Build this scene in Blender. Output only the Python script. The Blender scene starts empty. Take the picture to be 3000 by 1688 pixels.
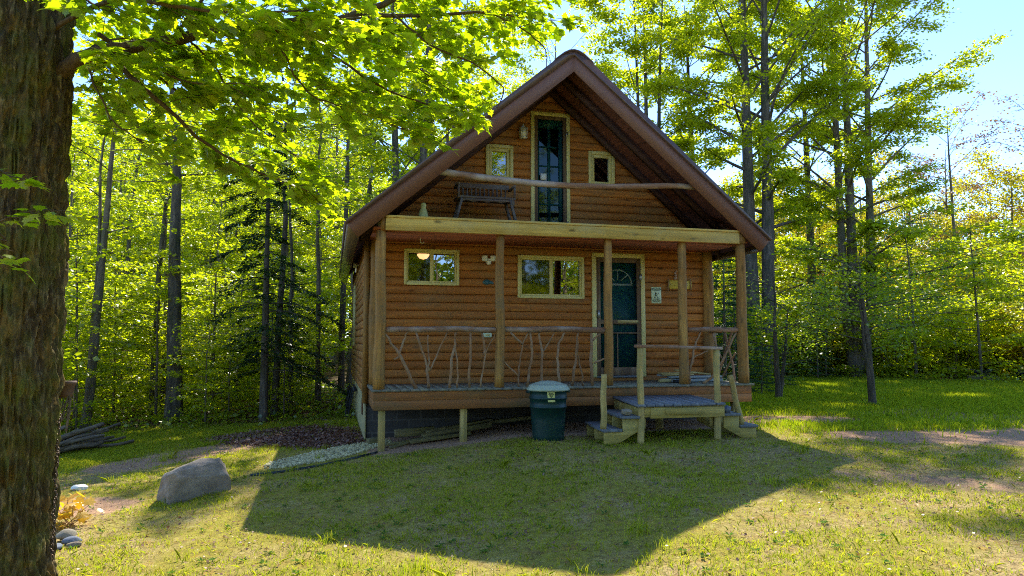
import bpy, bmesh, math, random
import numpy as np
from mathutils import Vector, Matrix
random.seed(7)
RNG = np.random.default_rng(11)
PI = math.pi
R = math.radians
scene = bpy.context.scene
col = scene.collection

# ------------------------------------------------------------------ camera, world, sun, exposure
cam_d = bpy.data.cameras.new('camera')
cam = bpy.data.objects.new('camera', cam_d)
col.objects.link(cam)
CAM = (-0.5695, -10.3833, 0.7093)
cam.location = CAM
cam.rotation_euler = (R(90 + 4.341), 0, R(-14.461))
cam_d.lens = 24.488
cam_d.sensor_width = 36
cam_d.clip_start = 0.05
cam_d.clip_end = 2000
scene.camera = cam

SUN_DIR = Vector((0.27, 0.88, 1.0)).normalized()
SUN_EL = math.asin(SUN_DIR.z)
SUN_AZ = math.atan2(SUN_DIR.x, SUN_DIR.y)
world = bpy.data.worlds.new('World')
scene.world = world
world.use_nodes = True
wn = world.node_tree.nodes
wl = world.node_tree.links
wn.clear()
sky = wn.new('ShaderNodeTexSky')
sky.sky_type = 'NISHITA'
sky.sun_disc = False
sky.sun_elevation = SUN_EL
sky.sun_rotation = SUN_AZ
sky.air_density = 0.6
sky.dust_density = 0.05
sky.ozone_density = 5.0
bg = wn.new('ShaderNodeBackground')
bg.inputs['Strength'].default_value = 0.132
wo = wn.new('ShaderNodeOutputWorld')
wl.new(sky.outputs[0], bg.inputs[0])
wl.new(bg.outputs[0], wo.inputs[0])
sd = bpy.data.lights.new('sun', 'SUN')
sun = bpy.data.objects.new('sun', sd)
col.objects.link(sun)
sd.energy = 2.8
sd.angle = R(0.5)
sd.color = (1.0, 0.93, 0.80)
sun.rotation_euler = (-SUN_DIR).to_track_quat('-Z', 'Y').to_euler()
sun.location = (5, 20, 30)
scene.view_settings.view_transform = 'Standard'
scene.view_settings.look = 'None'
scene.view_settings.exposure = 1.95
scene.view_settings.gamma = 1.0
cy = scene.cycles
cy.max_bounces = 10
cy.diffuse_bounces = 7
cy.glossy_bounces = 3
cy.transmission_bounces = 8
cy.transparent_max_bounces = 8
cy.caustics_reflective = False
cy.caustics_refractive = False
cy.use_denoising = False
cy.pixel_filter_type = 'BLACKMAN_HARRIS'
cy.filter_width = 1.05
cy.denoiser = 'OPENIMAGEDENOISE'
cy.denoising_input_passes = 'RGB_ALBEDO_NORMAL'
cy.denoising_prefilter = 'NONE'

# ------------------------------------------------------------------ node material helpers
class NT:
    def __init__(s, name):
        s.m = bpy.data.materials.new(name)
        s.m.use_nodes = True
        s.t = s.m.node_tree
        s.t.nodes.clear()
        s.out = s.n('ShaderNodeOutputMaterial')
    def n(s, typ, **kw):
        nd = s.t.nodes.new(typ)
        for k, v in kw.items():
            setattr(nd, k, v)
        return nd
    def l(s, a, b):
        s.t.links.new(a, b)
    def val(s, sock, v):
        if hasattr(v, 'is_linked') or isinstance(v, bpy.types.NodeSocket):
            s.l(v, sock)
        elif v is not None:
            if isinstance(v, tuple) and len(v) == 3 and sock.type == 'RGBA':
                v = (*v, 1)
            sock.default_value = v
    def coord(s, kind='Object', scale=(1, 1, 1), rot=(0, 0, 0)):
        if kind == 'Position':
            c = s.n('ShaderNodeNewGeometry').outputs['Position']
        else:
            c = s.n('ShaderNodeTexCoord').outputs[kind]
        mp = s.n('ShaderNodeMapping')
        mp.inputs['Scale'].default_value = scale
        mp.inputs['Rotation'].default_value = rot
        s.l(c, mp.inputs[0])
        return mp.outputs[0]
    def noise(s, vec, scale=5, detail=4, rough=.55, dist=0):
        nd = s.n('ShaderNodeTexNoise')
        nd.inputs['Scale'].default_value = scale
        nd.inputs['Detail'].default_value = detail
        nd.inputs['Roughness'].default_value = rough
        nd.inputs['Distortion'].default_value = dist
        s.l(vec, nd.inputs['Vector'])
        return nd.outputs['Fac']
    def voro(s, vec, scale=5, feat='F1', out='Distance'):
        nd = s.n('ShaderNodeTexVoronoi')
        nd.feature = feat
        nd.inputs['Scale'].default_value = scale
        s.l(vec, nd.inputs['Vector'])
        return nd.outputs[out]
    def ramp(s, fac, stops):
        nd = s.n('ShaderNodeValToRGB')
        cr = nd.color_ramp
        while len(cr.elements) < len(stops):
            cr.elements.new(0.5)
        for e, (p, c) in zip(cr.elements, stops):
            e.position = p
            e.color = (*c, 1) if len(c) == 3 else c
        s.l(fac, nd.inputs[0])
        return nd.outputs[0]
    def mix(s, fac, a, b, mode='MIX'):
        nd = s.n('ShaderNodeMix', data_type='RGBA', blend_type=mode)
        s.val(nd.inputs[0], fac)
        s.val(nd.inputs[6], a)
        s.val(nd.inputs[7], b)
        return nd.outputs[2]
    def math(s, op, a, b=None, c=None):
        nd = s.n('ShaderNodeMath', operation=op)
        s.val(nd.inputs[0], a)
        if b is not None:
            s.val(nd.inputs[1], b)
        if c is not None:
            s.val(nd.inputs[2], c)
        return nd.outputs[0]
    def mr(s, v, a, b, c=0., d=1.):
        nd = s.n('ShaderNodeMapRange')
        s.val(nd.inputs[0], v)
        for i, x in enumerate((a, b, c, d)):
            nd.inputs[i + 1].default_value = x
        return nd.outputs[0]
    def bump(s, h, strength=.4, dist=.01):
        nd = s.n('ShaderNodeBump')
        nd.inputs['Strength'].default_value = strength
        nd.inputs['Distance'].default_value = dist
        s.l(h, nd.inputs['Height'])
        return nd.outputs[0]
    def pbr(s, colr, rough=.7, bump=None, metal=0., spec=.4, **kw):
        b = s.n('ShaderNodeBsdfPrincipled')
        s.val(b.inputs['Base Color'], colr)
        s.val(b.inputs['Roughness'], rough)
        b.inputs['Metallic'].default_value = metal
        b.inputs['Specular IOR Level'].default_value = spec
        if bump is not None:
            s.l(bump, b.inputs['Normal'])
        s.l(b.outputs[0], s.out.inputs[0])
        return b

def mul(c, k):
    return tuple(x * k for x in c)

def wood(name, c0, c1, axis='x', board=None, rough=.7, knot=.5, weather=None, spec=.25, grain=26, bs=.35):
    """plank material: grain runs along axis; board = (axis letter, width) gives every board its own tone"""
    t = NT(name)
    st = {'x': (1.2, grain, grain), 'y': (grain, 1.2, grain), 'z': (grain, grain, 1.2)}[axis]
    v = t.coord('Object', st)
    g = t.noise(v, 1.0, 5, .65, .6)
    g2 = t.noise(t.coord('Object', mul(st, 3.)), 1.0, 3, .6)
    g3 = t.noise(t.coord('Object', mul(st, .33)), 1.0, 4, .6, .8)
    c = t.ramp(g, [(.28, mul(c0, .6)), (.5, c0), (.72, c1)])
    c = t.mix(t.mr(g2, .35, .75, 0., .45), c, mul(c0, .5))
    c = t.mix(t.mr(g3, .42, .70, 0., .6), c, mul(c0, .45))
    c = t.mix(t.mr(g3, .46, .30, 0., .45), c, mul(c1, 1.2))
    if board:
        sp = t.n('ShaderNodeSeparateXYZ')
        t.l(t.n('ShaderNodeTexCoord').outputs['Object'], sp.inputs[0])
        ax = {'x': 0, 'y': 1, 'z': 2}[board[0]]
        idx = t.math('FLOOR', t.math('ADD', t.math('DIVIDE', sp.outputs[ax], board[1]), board[2] if len(board) > 2 else 0.))
        along = {'x': 0, 'y': 1, 'z': 2}[axis]
        seg = t.math('FLOOR', t.math('ADD', t.math('DIVIDE', sp.outputs[along], 3.1), t.math('MULTIPLY', idx, .37)))
        wnz = t.n('ShaderNodeTexWhiteNoise', noise_dimensions='1D')
        t.l(t.math('ADD', idx, t.math('MULTIPLY', seg, 7.13)), wnz.inputs['W'])
        c = t.mix(t.mr(wnz.outputs['Value'], 0, 1, 0, .6), c, mul(c0, .55))
    if knot:
        ks = {'x': (2.2, 5, 6), 'y': (5, 2.2, 6), 'z': (6, 6, 2.2)}[axis]
        d = t.voro(t.coord('Object', ks), 1.1)
        c = t.mix(t.mr(d, .06, .20, knot, 0.), c, mul(c0, .2))
        jn = t.math('FRACT', t.math('ADD', t.math('DIVIDE', sp.outputs[along], 3.1), t.math('MULTIPLY', idx, .37))) if board else None
        if jn is not None:
            c = t.mix(t.mr(jn, .0, .0022, .9, 0.), c, mul(c0, .12))
    if weather:
        w = t.noise(t.coord('Object', (1.3, 1.3, 2.2)), 1.4, 5, .6)
        c = t.mix(t.mr(w, .45, .68, 0., .8), c, weather)
    b = t.bump(t.math('ADD', g, t.math('MULTIPLY', g2, .5)), bs, .006)
    t.pbr(c, t.mr(g, .2, .8, rough - .08, rough + .1), b, spec=spec)
    return t.m

def plain(name, c, rough=.5, metal=0., spec=.4, var=.15, sc=8, bump=.0):
    t = NT(name)
    n = t.noise(t.coord('Object'), sc, 4, .6)
    cc = t.mix(t.mr(n, .3, .7, 0, 1), mul(c, 1 - var), mul(c, 1 + var))
    t.pbr(cc, t.mr(n, .3, .7, max(rough - .06, 0), rough + .06), t.bump(n, bump, .01) if bump else None, metal, spec)
    return t.m

def leafmat(name, cols, trans=.55, tcol=None, gloss=.06, island=True):
    """thin leaves: reflects and lets light through; each leaf its own tone"""
    t = NT(name)
    g = t.n('ShaderNodeNewGeometry')
    oi = t.n('ShaderNodeObjectInfo')
    big = t.noise(t.coord('Position', (.35, .35, .35)), 1, 2, .5)
    f = t.math('ADD', t.math('MULTIPLY', g.outputs['Random Per Island'], .62), t.math('MULTIPLY', big, .30))
    f = t.math('ADD', f, t.math('MULTIPLY', oi.outputs['Random'], .12))
    k = len(cols)
    c = t.ramp(f, [(i / max(k - 1, 1), x) for i, x in enumerate(cols)])
    d = t.n('ShaderNodeBsdfDiffuse')
    t.l(c, d.inputs[0])
    tr = t.n('ShaderNodeBsdfTranslucent')
    t.l(t.mix(1.0, c, mul(tcol, 1.3) if tcol else (1.9, 1.9, .7), 'MULTIPLY'), tr.inputs[0])
    m1 = t.n('ShaderNodeMixShader')
    m1.inputs[0].default_value = trans
    t.l(d.outputs[0], m1.inputs[1])
    t.l(tr.outputs[0], m1.inputs[2])
    gl = t.n('ShaderNodeBsdfGlossy')
    gl.inputs['Roughness'].default_value = .38
    m2 = t.n('ShaderNodeMixShader')
    m2.inputs[0].default_value = gloss
    t.l(m1.outputs[0], m2.inputs[1])
    t.l(gl.outputs[0], m2.inputs[2])
    t.l(m2.outputs[0], t.out.inputs[0])
    return t.m

# ------------------------------------------------------------------ materials
M = {}
M['siding'] = wood('stained_log_siding', (.47, .165, .030), (.62, .28, .055), 'x', ('z', .141, .6738), weather=(.27, .14, .045), knot=.9)
M['siding_side'] = wood('stained_log_siding_side', (.44, .18, .04), (.56, .27, .07), 'y', ('z', .141, .6738), weather=(.20, .11, .04), knot=.6)
M['log'] = wood('stained_log_post', (.34, .165, .035), (.50, .29, .075), 'z', weather=(.20, .13, .05), knot=.7, grain=18)
M['logx'] = wood('weathered_rail_log', (.27, .14, .07), (.40, .25, .14), 'x', weather=(.44, .38, .30), knot=.4, grain=20)
M['twig'] = wood('peeled_branch', (.30, .16, .07), (.42, .26, .13), 'z', weather=(.34, .25, .15), knot=.3, grain=14)
M['beam'] = wood('fresh_pine_beam', (.58, .38, .07), (.66, .46, .11), 'x', weather=(.46, .36, .13), knot=.9)
M['trim'] = plain('tan_window_trim', (.60, .53, .20), .5, var=.06)
M['deckfascia'] = wood('stained_deck_board', (.34, .14, .04), (.44, .20, .06), 'x', ('z', .15), weather=(.15, .10, .04), knot=.7)
M['deck'] = wood('weathered_deck_board', (.24, .22, .15), (.33, .31, .21), 'y', ('x', .142), weather=(.20, .20, .12), knot=.4)
M['greydeck'] = wood('grey_landing_board', (.20, .21, .22), (.33, .34, .36), 'y', ('x', .14), weather=(.16, .17, .17), knot=.3)
M['treated'] = wood('greenish_treated_lumber', (.44, .33, .08), (.56, .44, .14), 'x', weather=(.27, .24, .08), knot=.5)
M['treated_z'] = wood('greenish_treated_post', (.46, .33, .10), (.60, .46, .18), 'z', weather=(.27, .24, .09), knot=.4, grain=20)
M['greytread'] = wood('grey_tread_board', (.17, .18, .18), (.29, .30, .30), 'y', weather=(.15, .16, .15), knot=.3)
M['dark_rafter'] = wood('dark_rafter', (.07, .032, .022), (.10, .05, .03), 'x', knot=.3)
M['soffit'] = wood('red_brown_soffit_board', (.19, .065, .035), (.25, .09, .045), 'y', ('x', .14), knot=.5)
M['ceiling'] = wood('porch_ceiling_board', (.50, .15, .06), (.60, .21, .09), 'x', ('y', .14), knot=.5)
M['screen_wood'] = wood('screen_door_wood', (.16, .10, .055), (.24, .17, .10), 'z', knot=.2)
M['bench'] = wood('old_bench_wood', (.13, .10, .085), (.22, .17, .13), 'x', knot=.2, weather=(.20, .18, .15))
M['oldplank'] = wood('mossy_old_plank', (.17, .14, .055), (.25, .21, .09), 'x', knot=.4, weather=(.13, .15, .04))
M['newplank'] = wood('yellow_new_plank', (.48, .38, .14), (.55, .45, .20), 'x', knot=.3)
M['greyplank'] = wood('pale_grey_plank', (.28, .32, .30), (.40, .44, .42), 'x', knot=.3)
M['driftwood'] = wood('rotten_grey_log', (.15, .115, .075), (.30, .24, .165), 'x', knot=.3, weather=(.09, .07, .035))
M['white'] = plain('white_paint', (.72, .72, .62), .45, var=.08)
M['door'] = plain('dark_teal_door', (.03, .13, .135), .35, var=.15)
M['metalgrey'] = plain('grey_metal', (.35, .35, .33), .4, metal=.7)
M['chain'] = plain('rusty_chain_metal', (.10, .07, .05), .55, metal=.6, var=.4, sc=30)
M['black'] = plain('black_rubber', (.012, .013, .014), .5)
M['teal'] = plain('teal_ceramic', (.03, .10, .11), .35)
M['plastic_green'] = plain('dark_green_plastic', (.003, .032, .027), .45, var=.12, sc=3)
M['lid'] = plain('pale_grey_green_plastic', (.36, .42, .30), .42, var=.06, sc=4)
M['sticker'] = plain('yellowish_sticker', (.60, .62, .22), .5, var=.04)
M['ink'] = plain('black_ink', (.02, .03, .02), .6)
M['signface'] = plain('pale_green_sign_face', (.55, .66, .42), .4, var=.05)
M['plaque'] = plain('yellow_wood_plaque', (.50, .38, .05), .5, var=.2, sc=20)
M['carve'] = plain('yellowish_carved_figure', (.34, .33, .11), .6, var=.35, sc=25)
M['bearbrown'] = plain('pale_carved_ornament', (.42, .30, .22), .6, var=.5, sc=40)
M['terracotta'] = plain('brown_clay', (.09, .05, .03), .7, var=.3, sc=20)
M['navy'] = plain('dark_blue_paint', (.015, .035, .075), .25, spec=.6)
M['charred'] = plain('charred_wood', (.03, .028, .04), .8, var=.5, sc=12)
M['room'] = plain('dim_room_wall', (.10, .08, .06), .8)
M['shingle'] = plain('brown_roof_metal', (.10, .06, .045), .4, spec=.5)
M['edging'] = plain('black_plastic_edging', (.02, .03, .03), .4)

t = NT('brown_metal_fascia')
n = t.noise(t.coord('Object', (1, 1, 1)), .9, 3, .5)
cc = t.mix(t.mr(n, .3, .7), (.15, .066, .040), (.18, .085, .050))
t.pbr(cc, .5, spec=.35)
M['fascia'] = t.m
t = NT('ribbed_eave_metal')
sp = t.n('ShaderNodeTexWave', wave_type='BANDS', bands_direction='Y')
sp.inputs['Scale'].default_value = 5.5
sp.inputs['Distortion'].default_value = 1.6
sp.inputs['Detail'].default_value = 1.
t.l(t.coord('Object', (1, 1, 1.)), sp.inputs['Vector'])
t.pbr((.13, .085, .04), .22, t.bump(sp.outputs['Fac'], .3, .012), metal=.25, spec=.6)
M['eave'] = t.m

t = NT('concrete_block')
br = t.n('ShaderNodeTexBrick')
br.inputs['Scale'].default_value = 1
br.inputs['Brick Width'].default_value = .4
br.inputs['Row Height'].default_value = .2
br.inputs['Mortar Size'].default_value = .012
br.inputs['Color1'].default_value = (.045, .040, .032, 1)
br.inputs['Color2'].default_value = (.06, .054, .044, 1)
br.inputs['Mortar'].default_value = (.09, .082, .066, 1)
rotx = t.coord('Object', (1, 1, 1), (R(90), 0, 0))
t.l(rotx, br.inputs['Vector'])
n = t.noise(t.coord('Object'), 14, 6, .7)
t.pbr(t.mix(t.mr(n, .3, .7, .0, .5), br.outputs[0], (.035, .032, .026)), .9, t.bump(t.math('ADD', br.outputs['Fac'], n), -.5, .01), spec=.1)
M['block'] = t.m
M['parge'] = plain('pale_concrete_wall', (.36, .31, .15), .9, var=.25, sc=5, bump=.5, spec=.1)

def glass(name, tint, refl, rough=0.0, dark=None):
    t = NT(name)
    fr = t.n('ShaderNodeFresnel')
    fr.inputs[0].default_value = 1.5
    f = t.math('ADD', t.math('MULTIPLY', fr.outputs[0], .8), refl)
    gl = t.n('ShaderNodeBsdfGlossy')
    gl.inputs['Roughness'].default_value = rough
    gl.inputs['Color'].default_value = (1, 1, 1, 1)
    nb = t.noise(t.coord('Object', (1, 1, 1)), 3.0, 2)
    t.l(t.bump(nb, .03, .02), gl.inputs['Normal'])
    tr = t.n('ShaderNodeBsdfTransparent')
    tr.inputs[0].default_value = (*tint, 1)
    mx = t.n('ShaderNodeMixShader')
    t.l(f, mx.inputs[0])
    t.l(tr.outputs[0], mx.inputs[1])
    t.l(gl.outputs[0], mx.inputs[2])
    t.l(mx.outputs[0], t.out.inputs[0])
    return t.m
M['glass'] = glass('clear_window_glass', (.45, .5, .5), .22)
M['screened'] = glass('screened_window_glass', (.30, .32, .32), .05, .03)
M['mesh'] = glass('insect_screen', (.62, .70, .70), -.035, .3)
def lampmat(name, c, s):
    t = NT(name)
    e = t.n('ShaderNodeEmission')
    e.inputs[0].default_value = (*c, 1)
    e.inputs[1].default_value = s
    t.l(e.outputs[0], t.out.inputs[0])
    return t.m
M['lamp_glow'] = lampmat('warm_lamp_globe', (1., .45, .18), 1.6)

def barkmat(name, a, b, moss, lichen=None, sc=1., bs=.8, mossamt=(.45, .65), zsc=1.6):
    t = NT(name)
    v = t.coord('Object', (9 * sc, 9 * sc, zsc * sc))
    n1 = t.noise(v, 1.6, 8, .68, .8)
    n2 = t.noise(t.coord('Object', (1, 1, .6)), 1.7 * sc, 5, .6)
    n3 = t.noise(t.coord('Object', (1, 1, .45)), 5.5 * sc, 6, .7)
    c = t.ramp(n1, [(.34, a), (.52, mul(a, 1.8)), (.66, b)])
    c = t.mix(t.math('MULTIPLY', t.mr(n2, mossamt[0], mossamt[1], 0, .8), t.mr(n3, .35, .6, 0, 1)), c, moss)
    if lichen:
        n4 = t.noise(t.coord('Object', (1, 1, .5)), 3.1 * sc, 6, .65)
        c = t.mix(t.mr(n4, .55, .68, 0, .8), c, lichen)
    t.pbr(c, .92, t.bump(n1, bs, .03), spec=.1)
    return t.m
M['bark'] = barkmat('grey_brown_bark', (.09, .07, .05), (.24, .20, .15), (.07, .09, .02), sc=.8)
M['bark_dark'] = barkmat('dark_bark', (.06, .050, .038), (.19, .155, .115), (.03, .045, .015), sc=.8)
M['bark_near'] = barkmat('mossy_maple_bark', (.05, .035, .018), (.30, .215, .095), (.14, .15, .018), (.26, .15, .035), sc=2.0, zsc=2.6, bs=1.0, mossamt=(.40, .6))
M['twigbark'] = barkmat('limb_bark', (.075, .048, .025), (.16, .11, .06), (.09, .085, .03), sc=2.)

YG = [(.15, .20, .008), (.24, .29, .010), (.33, .36, .012), (.40, .40, .016)]
M['leaf_near'] = leafmat('fresh_maple_leaf', [(.12, .19, .006), (.20, .28, .008), (.29, .35, .010), (.40, .41, .014)], .64, (1.6, 1.6, .5))
M['leaf'] = leafmat('spring_leaf', YG, .58, (1.7, 1.75, .6))
M['leaf_deep'] = leafmat('green_leaf', [(.10, .16, .012), (.16, .22, .014), (.22, .27, .018), (.28, .32, .02)], .55, (1.6, 1.7, .7))
M['leaf_gold'] = leafmat('golden_leaf', [(.20, .22, .012), (.28, .29, .014), (.37, .35, .015), (.44, .33, .02)], .55, (1.6, 1.5, .6))
M['leaf_red'] = leafmat('reddish_bud_leaf', [(.14, .07, .05), (.20, .11, .06), (.24, .16, .06)], .4, (1.3, 1.2, .9))
M['needle'] = leafmat('conifer_needle', [(.02, .045, .012), (.035, .07, .016), (.06, .10, .022)], .25, (1.2, 1.4, .8))
M['needle_young'] = leafmat('young_conifer_needle', [(.02, .065, .025), (.04, .10, .035), (.07, .15, .05)], .35, (1.2, 1.4, .8))
M['grass'] = leafmat('lawn_grass', [(.12, .18, .014), (.21, .27, .018), (.32, .34, .03), (.44, .40, .06)], .45, (1.5, 1.5, .6), .01)
M['meadow'] = leafmat('meadow_grass', [(.12, .20, .012), (.20, .28, .014), (.29, .34, .018), (.38, .38, .025)], .45, (1.5, 1.5, .6), .01)
M['straw'] = leafmat('dry_straw', [(.22, .16, .06), (.38, .29, .11), (.52, .42, .17), (.42, .34, .10)], .25, (1.2, 1.1, .8), .03)
M['deadleaf'] = leafmat('fallen_dead_leaf', [(.08, .045, .03), (.16, .08, .055), (.24, .13, .09), (.32, .22, .16)], .2, (1.3, 1.0, .7), .05)
M['weed'] = leafmat('broad_weed_leaf', [(.05, .12, .03), (.08, .16, .035), (.13, .21, .04)], .35, (1.3, 1.5, .7), .0)
M['yellowleaf'] = leafmat('yellow_leaf', [(.38, .30, .03), (.48, .36, .04), (.45, .25, .03)], .5, (1.6, 1.3, .4), .05)

def stonemat(name, a, b, sc=6):
    t = NT(name)
    n = t.noise(t.coord('Object'), sc, 7, .65)
    n2 = t.noise(t.coord('Object'), sc * .35, 3)
    c = t.ramp(n, [(.3, a), (.7, b)])
    c = t.mix(t.mr(n2, .4, .7, 0, .4), c, mul(a, .8))
    t.pbr(c, .85, t.bump(n, .5, .02), spec=.25)
    return t.m
M['rock'] = stonemat('grey_brown_boulder', (.17, .13, .09), (.34, .28, .21), 7)
M['stone'] = stonemat('pale_field_stone', (.22, .19, .14), (.36, .31, .22), 12)
M['bluestone'] = stonemat('blue_grey_stone', (.10, .12, .15), (.20, .22, .26), 12)
t = NT('gravel_stones')
g = t.n('ShaderNodeNewGeometry')
t.pbr(t.ramp(g.outputs['Random Per Island'], [(0, (.22, .20, .10)), (.5, (.46, .40, .19)), (1, (.62, .55, .30))]), .8)
M['gravel'] = t.m

# ground: thatch, moss and soil by noise; the mask attribute marks bare dirt (R), mulch (G), forest litter (B)
t = NT('ground_soil')
P = t.coord('Position')
at = t.n('ShaderNodeAttribute', attribute_name='mask')
sep = t.n('ShaderNodeSeparateColor')
t.l(at.outputs['Color'], sep.inputs[0])
nA = t.noise(P, 1.1, 6, .62, .4)
nB = t.noise(P, 4.5, 6, .65)
nC = t.noise(P, 38, 5, .75)
nD = t.noise(P, 110, 3, .7)
c = t.ramp(nC, [(.30, (.14, .095, .040)), (.5, (.39, .285, .115)), (.72, (.58, .46, .22))])
sxy = t.n('ShaderNodeSeparateXYZ')
t.l(P, sxy.inputs[0])
left_ = t.mr(sxy.outputs[0], 1.5, 6.5, .10, -.03)
nA = t.math('ADD', nA, left_)
moss = t.ramp(nD, [(.3, (.15, .15, .014)), (.7, (.42, .37, .030))])
c = t.mix(t.mr(nA, .44, .62, 0, .8), c, moss)
c = t.mix(t.mr(nB, .56, .70, 0, .65), c, (.40, .22, .05))
nE = t.noise(P, 13, 5, .7)
c = t.mix(t.mr(nE, .50, .68, 0, .75), c, (.13, .085, .045))
c = t.mix(t.mr(nE, .42, .30, 0, .5), c, (.56, .50, .22))
soil = t.ramp(nC, [(.3, (.26, .15, .085)), (.7, (.56, .35, .21))])
dirt = t.mr(t.math('ADD', sep.outputs[0], t.math('MULTIPLY', t.math('SUBTRACT', nB, .5), 1.2)), .35, .6)
c = t.mix(dirt, c, soil)
mulch = t.ramp(nC, [(.3, (.06, .03, .025)), (.7, (.20, .11, .085))])
c = t.mix(t.mr(t.math('ADD', sep.outputs[1], t.math('MULTIPLY', t.math('SUBTRACT', nB, .5), .8)), .35, .6), c, mulch)
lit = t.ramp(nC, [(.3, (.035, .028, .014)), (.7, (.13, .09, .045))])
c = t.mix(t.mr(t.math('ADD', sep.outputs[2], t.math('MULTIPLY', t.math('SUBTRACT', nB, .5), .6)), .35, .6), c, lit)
t.pbr(c, .95, t.bump(t.math('ADD', nC, t.math('MULTIPLY', nD, .6)), .7, .03), spec=.08)
M['ground'] = t.m

# ------------------------------------------------------------------ mesh helpers
def wloc(o):
    v = Vector((0, 0, 0))
    while o is not None:
        v += o.location
        o = o.parent
    return v

def tag(o, label=None, cat=None, group=None, kind=None):
    if label: o['label'] = label
    if cat: o['category'] = cat
    if group: o['group'] = group
    if kind: o['kind'] = kind
    return o

def thing(name, label, cat, loc=(0, 0, 0), group=None):
    o = bpy.data.objects.new(name, None)
    o.empty_display_size = .1
    col.objects.link(o)
    o.location = loc
    return tag(o, label, cat, group)

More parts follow.
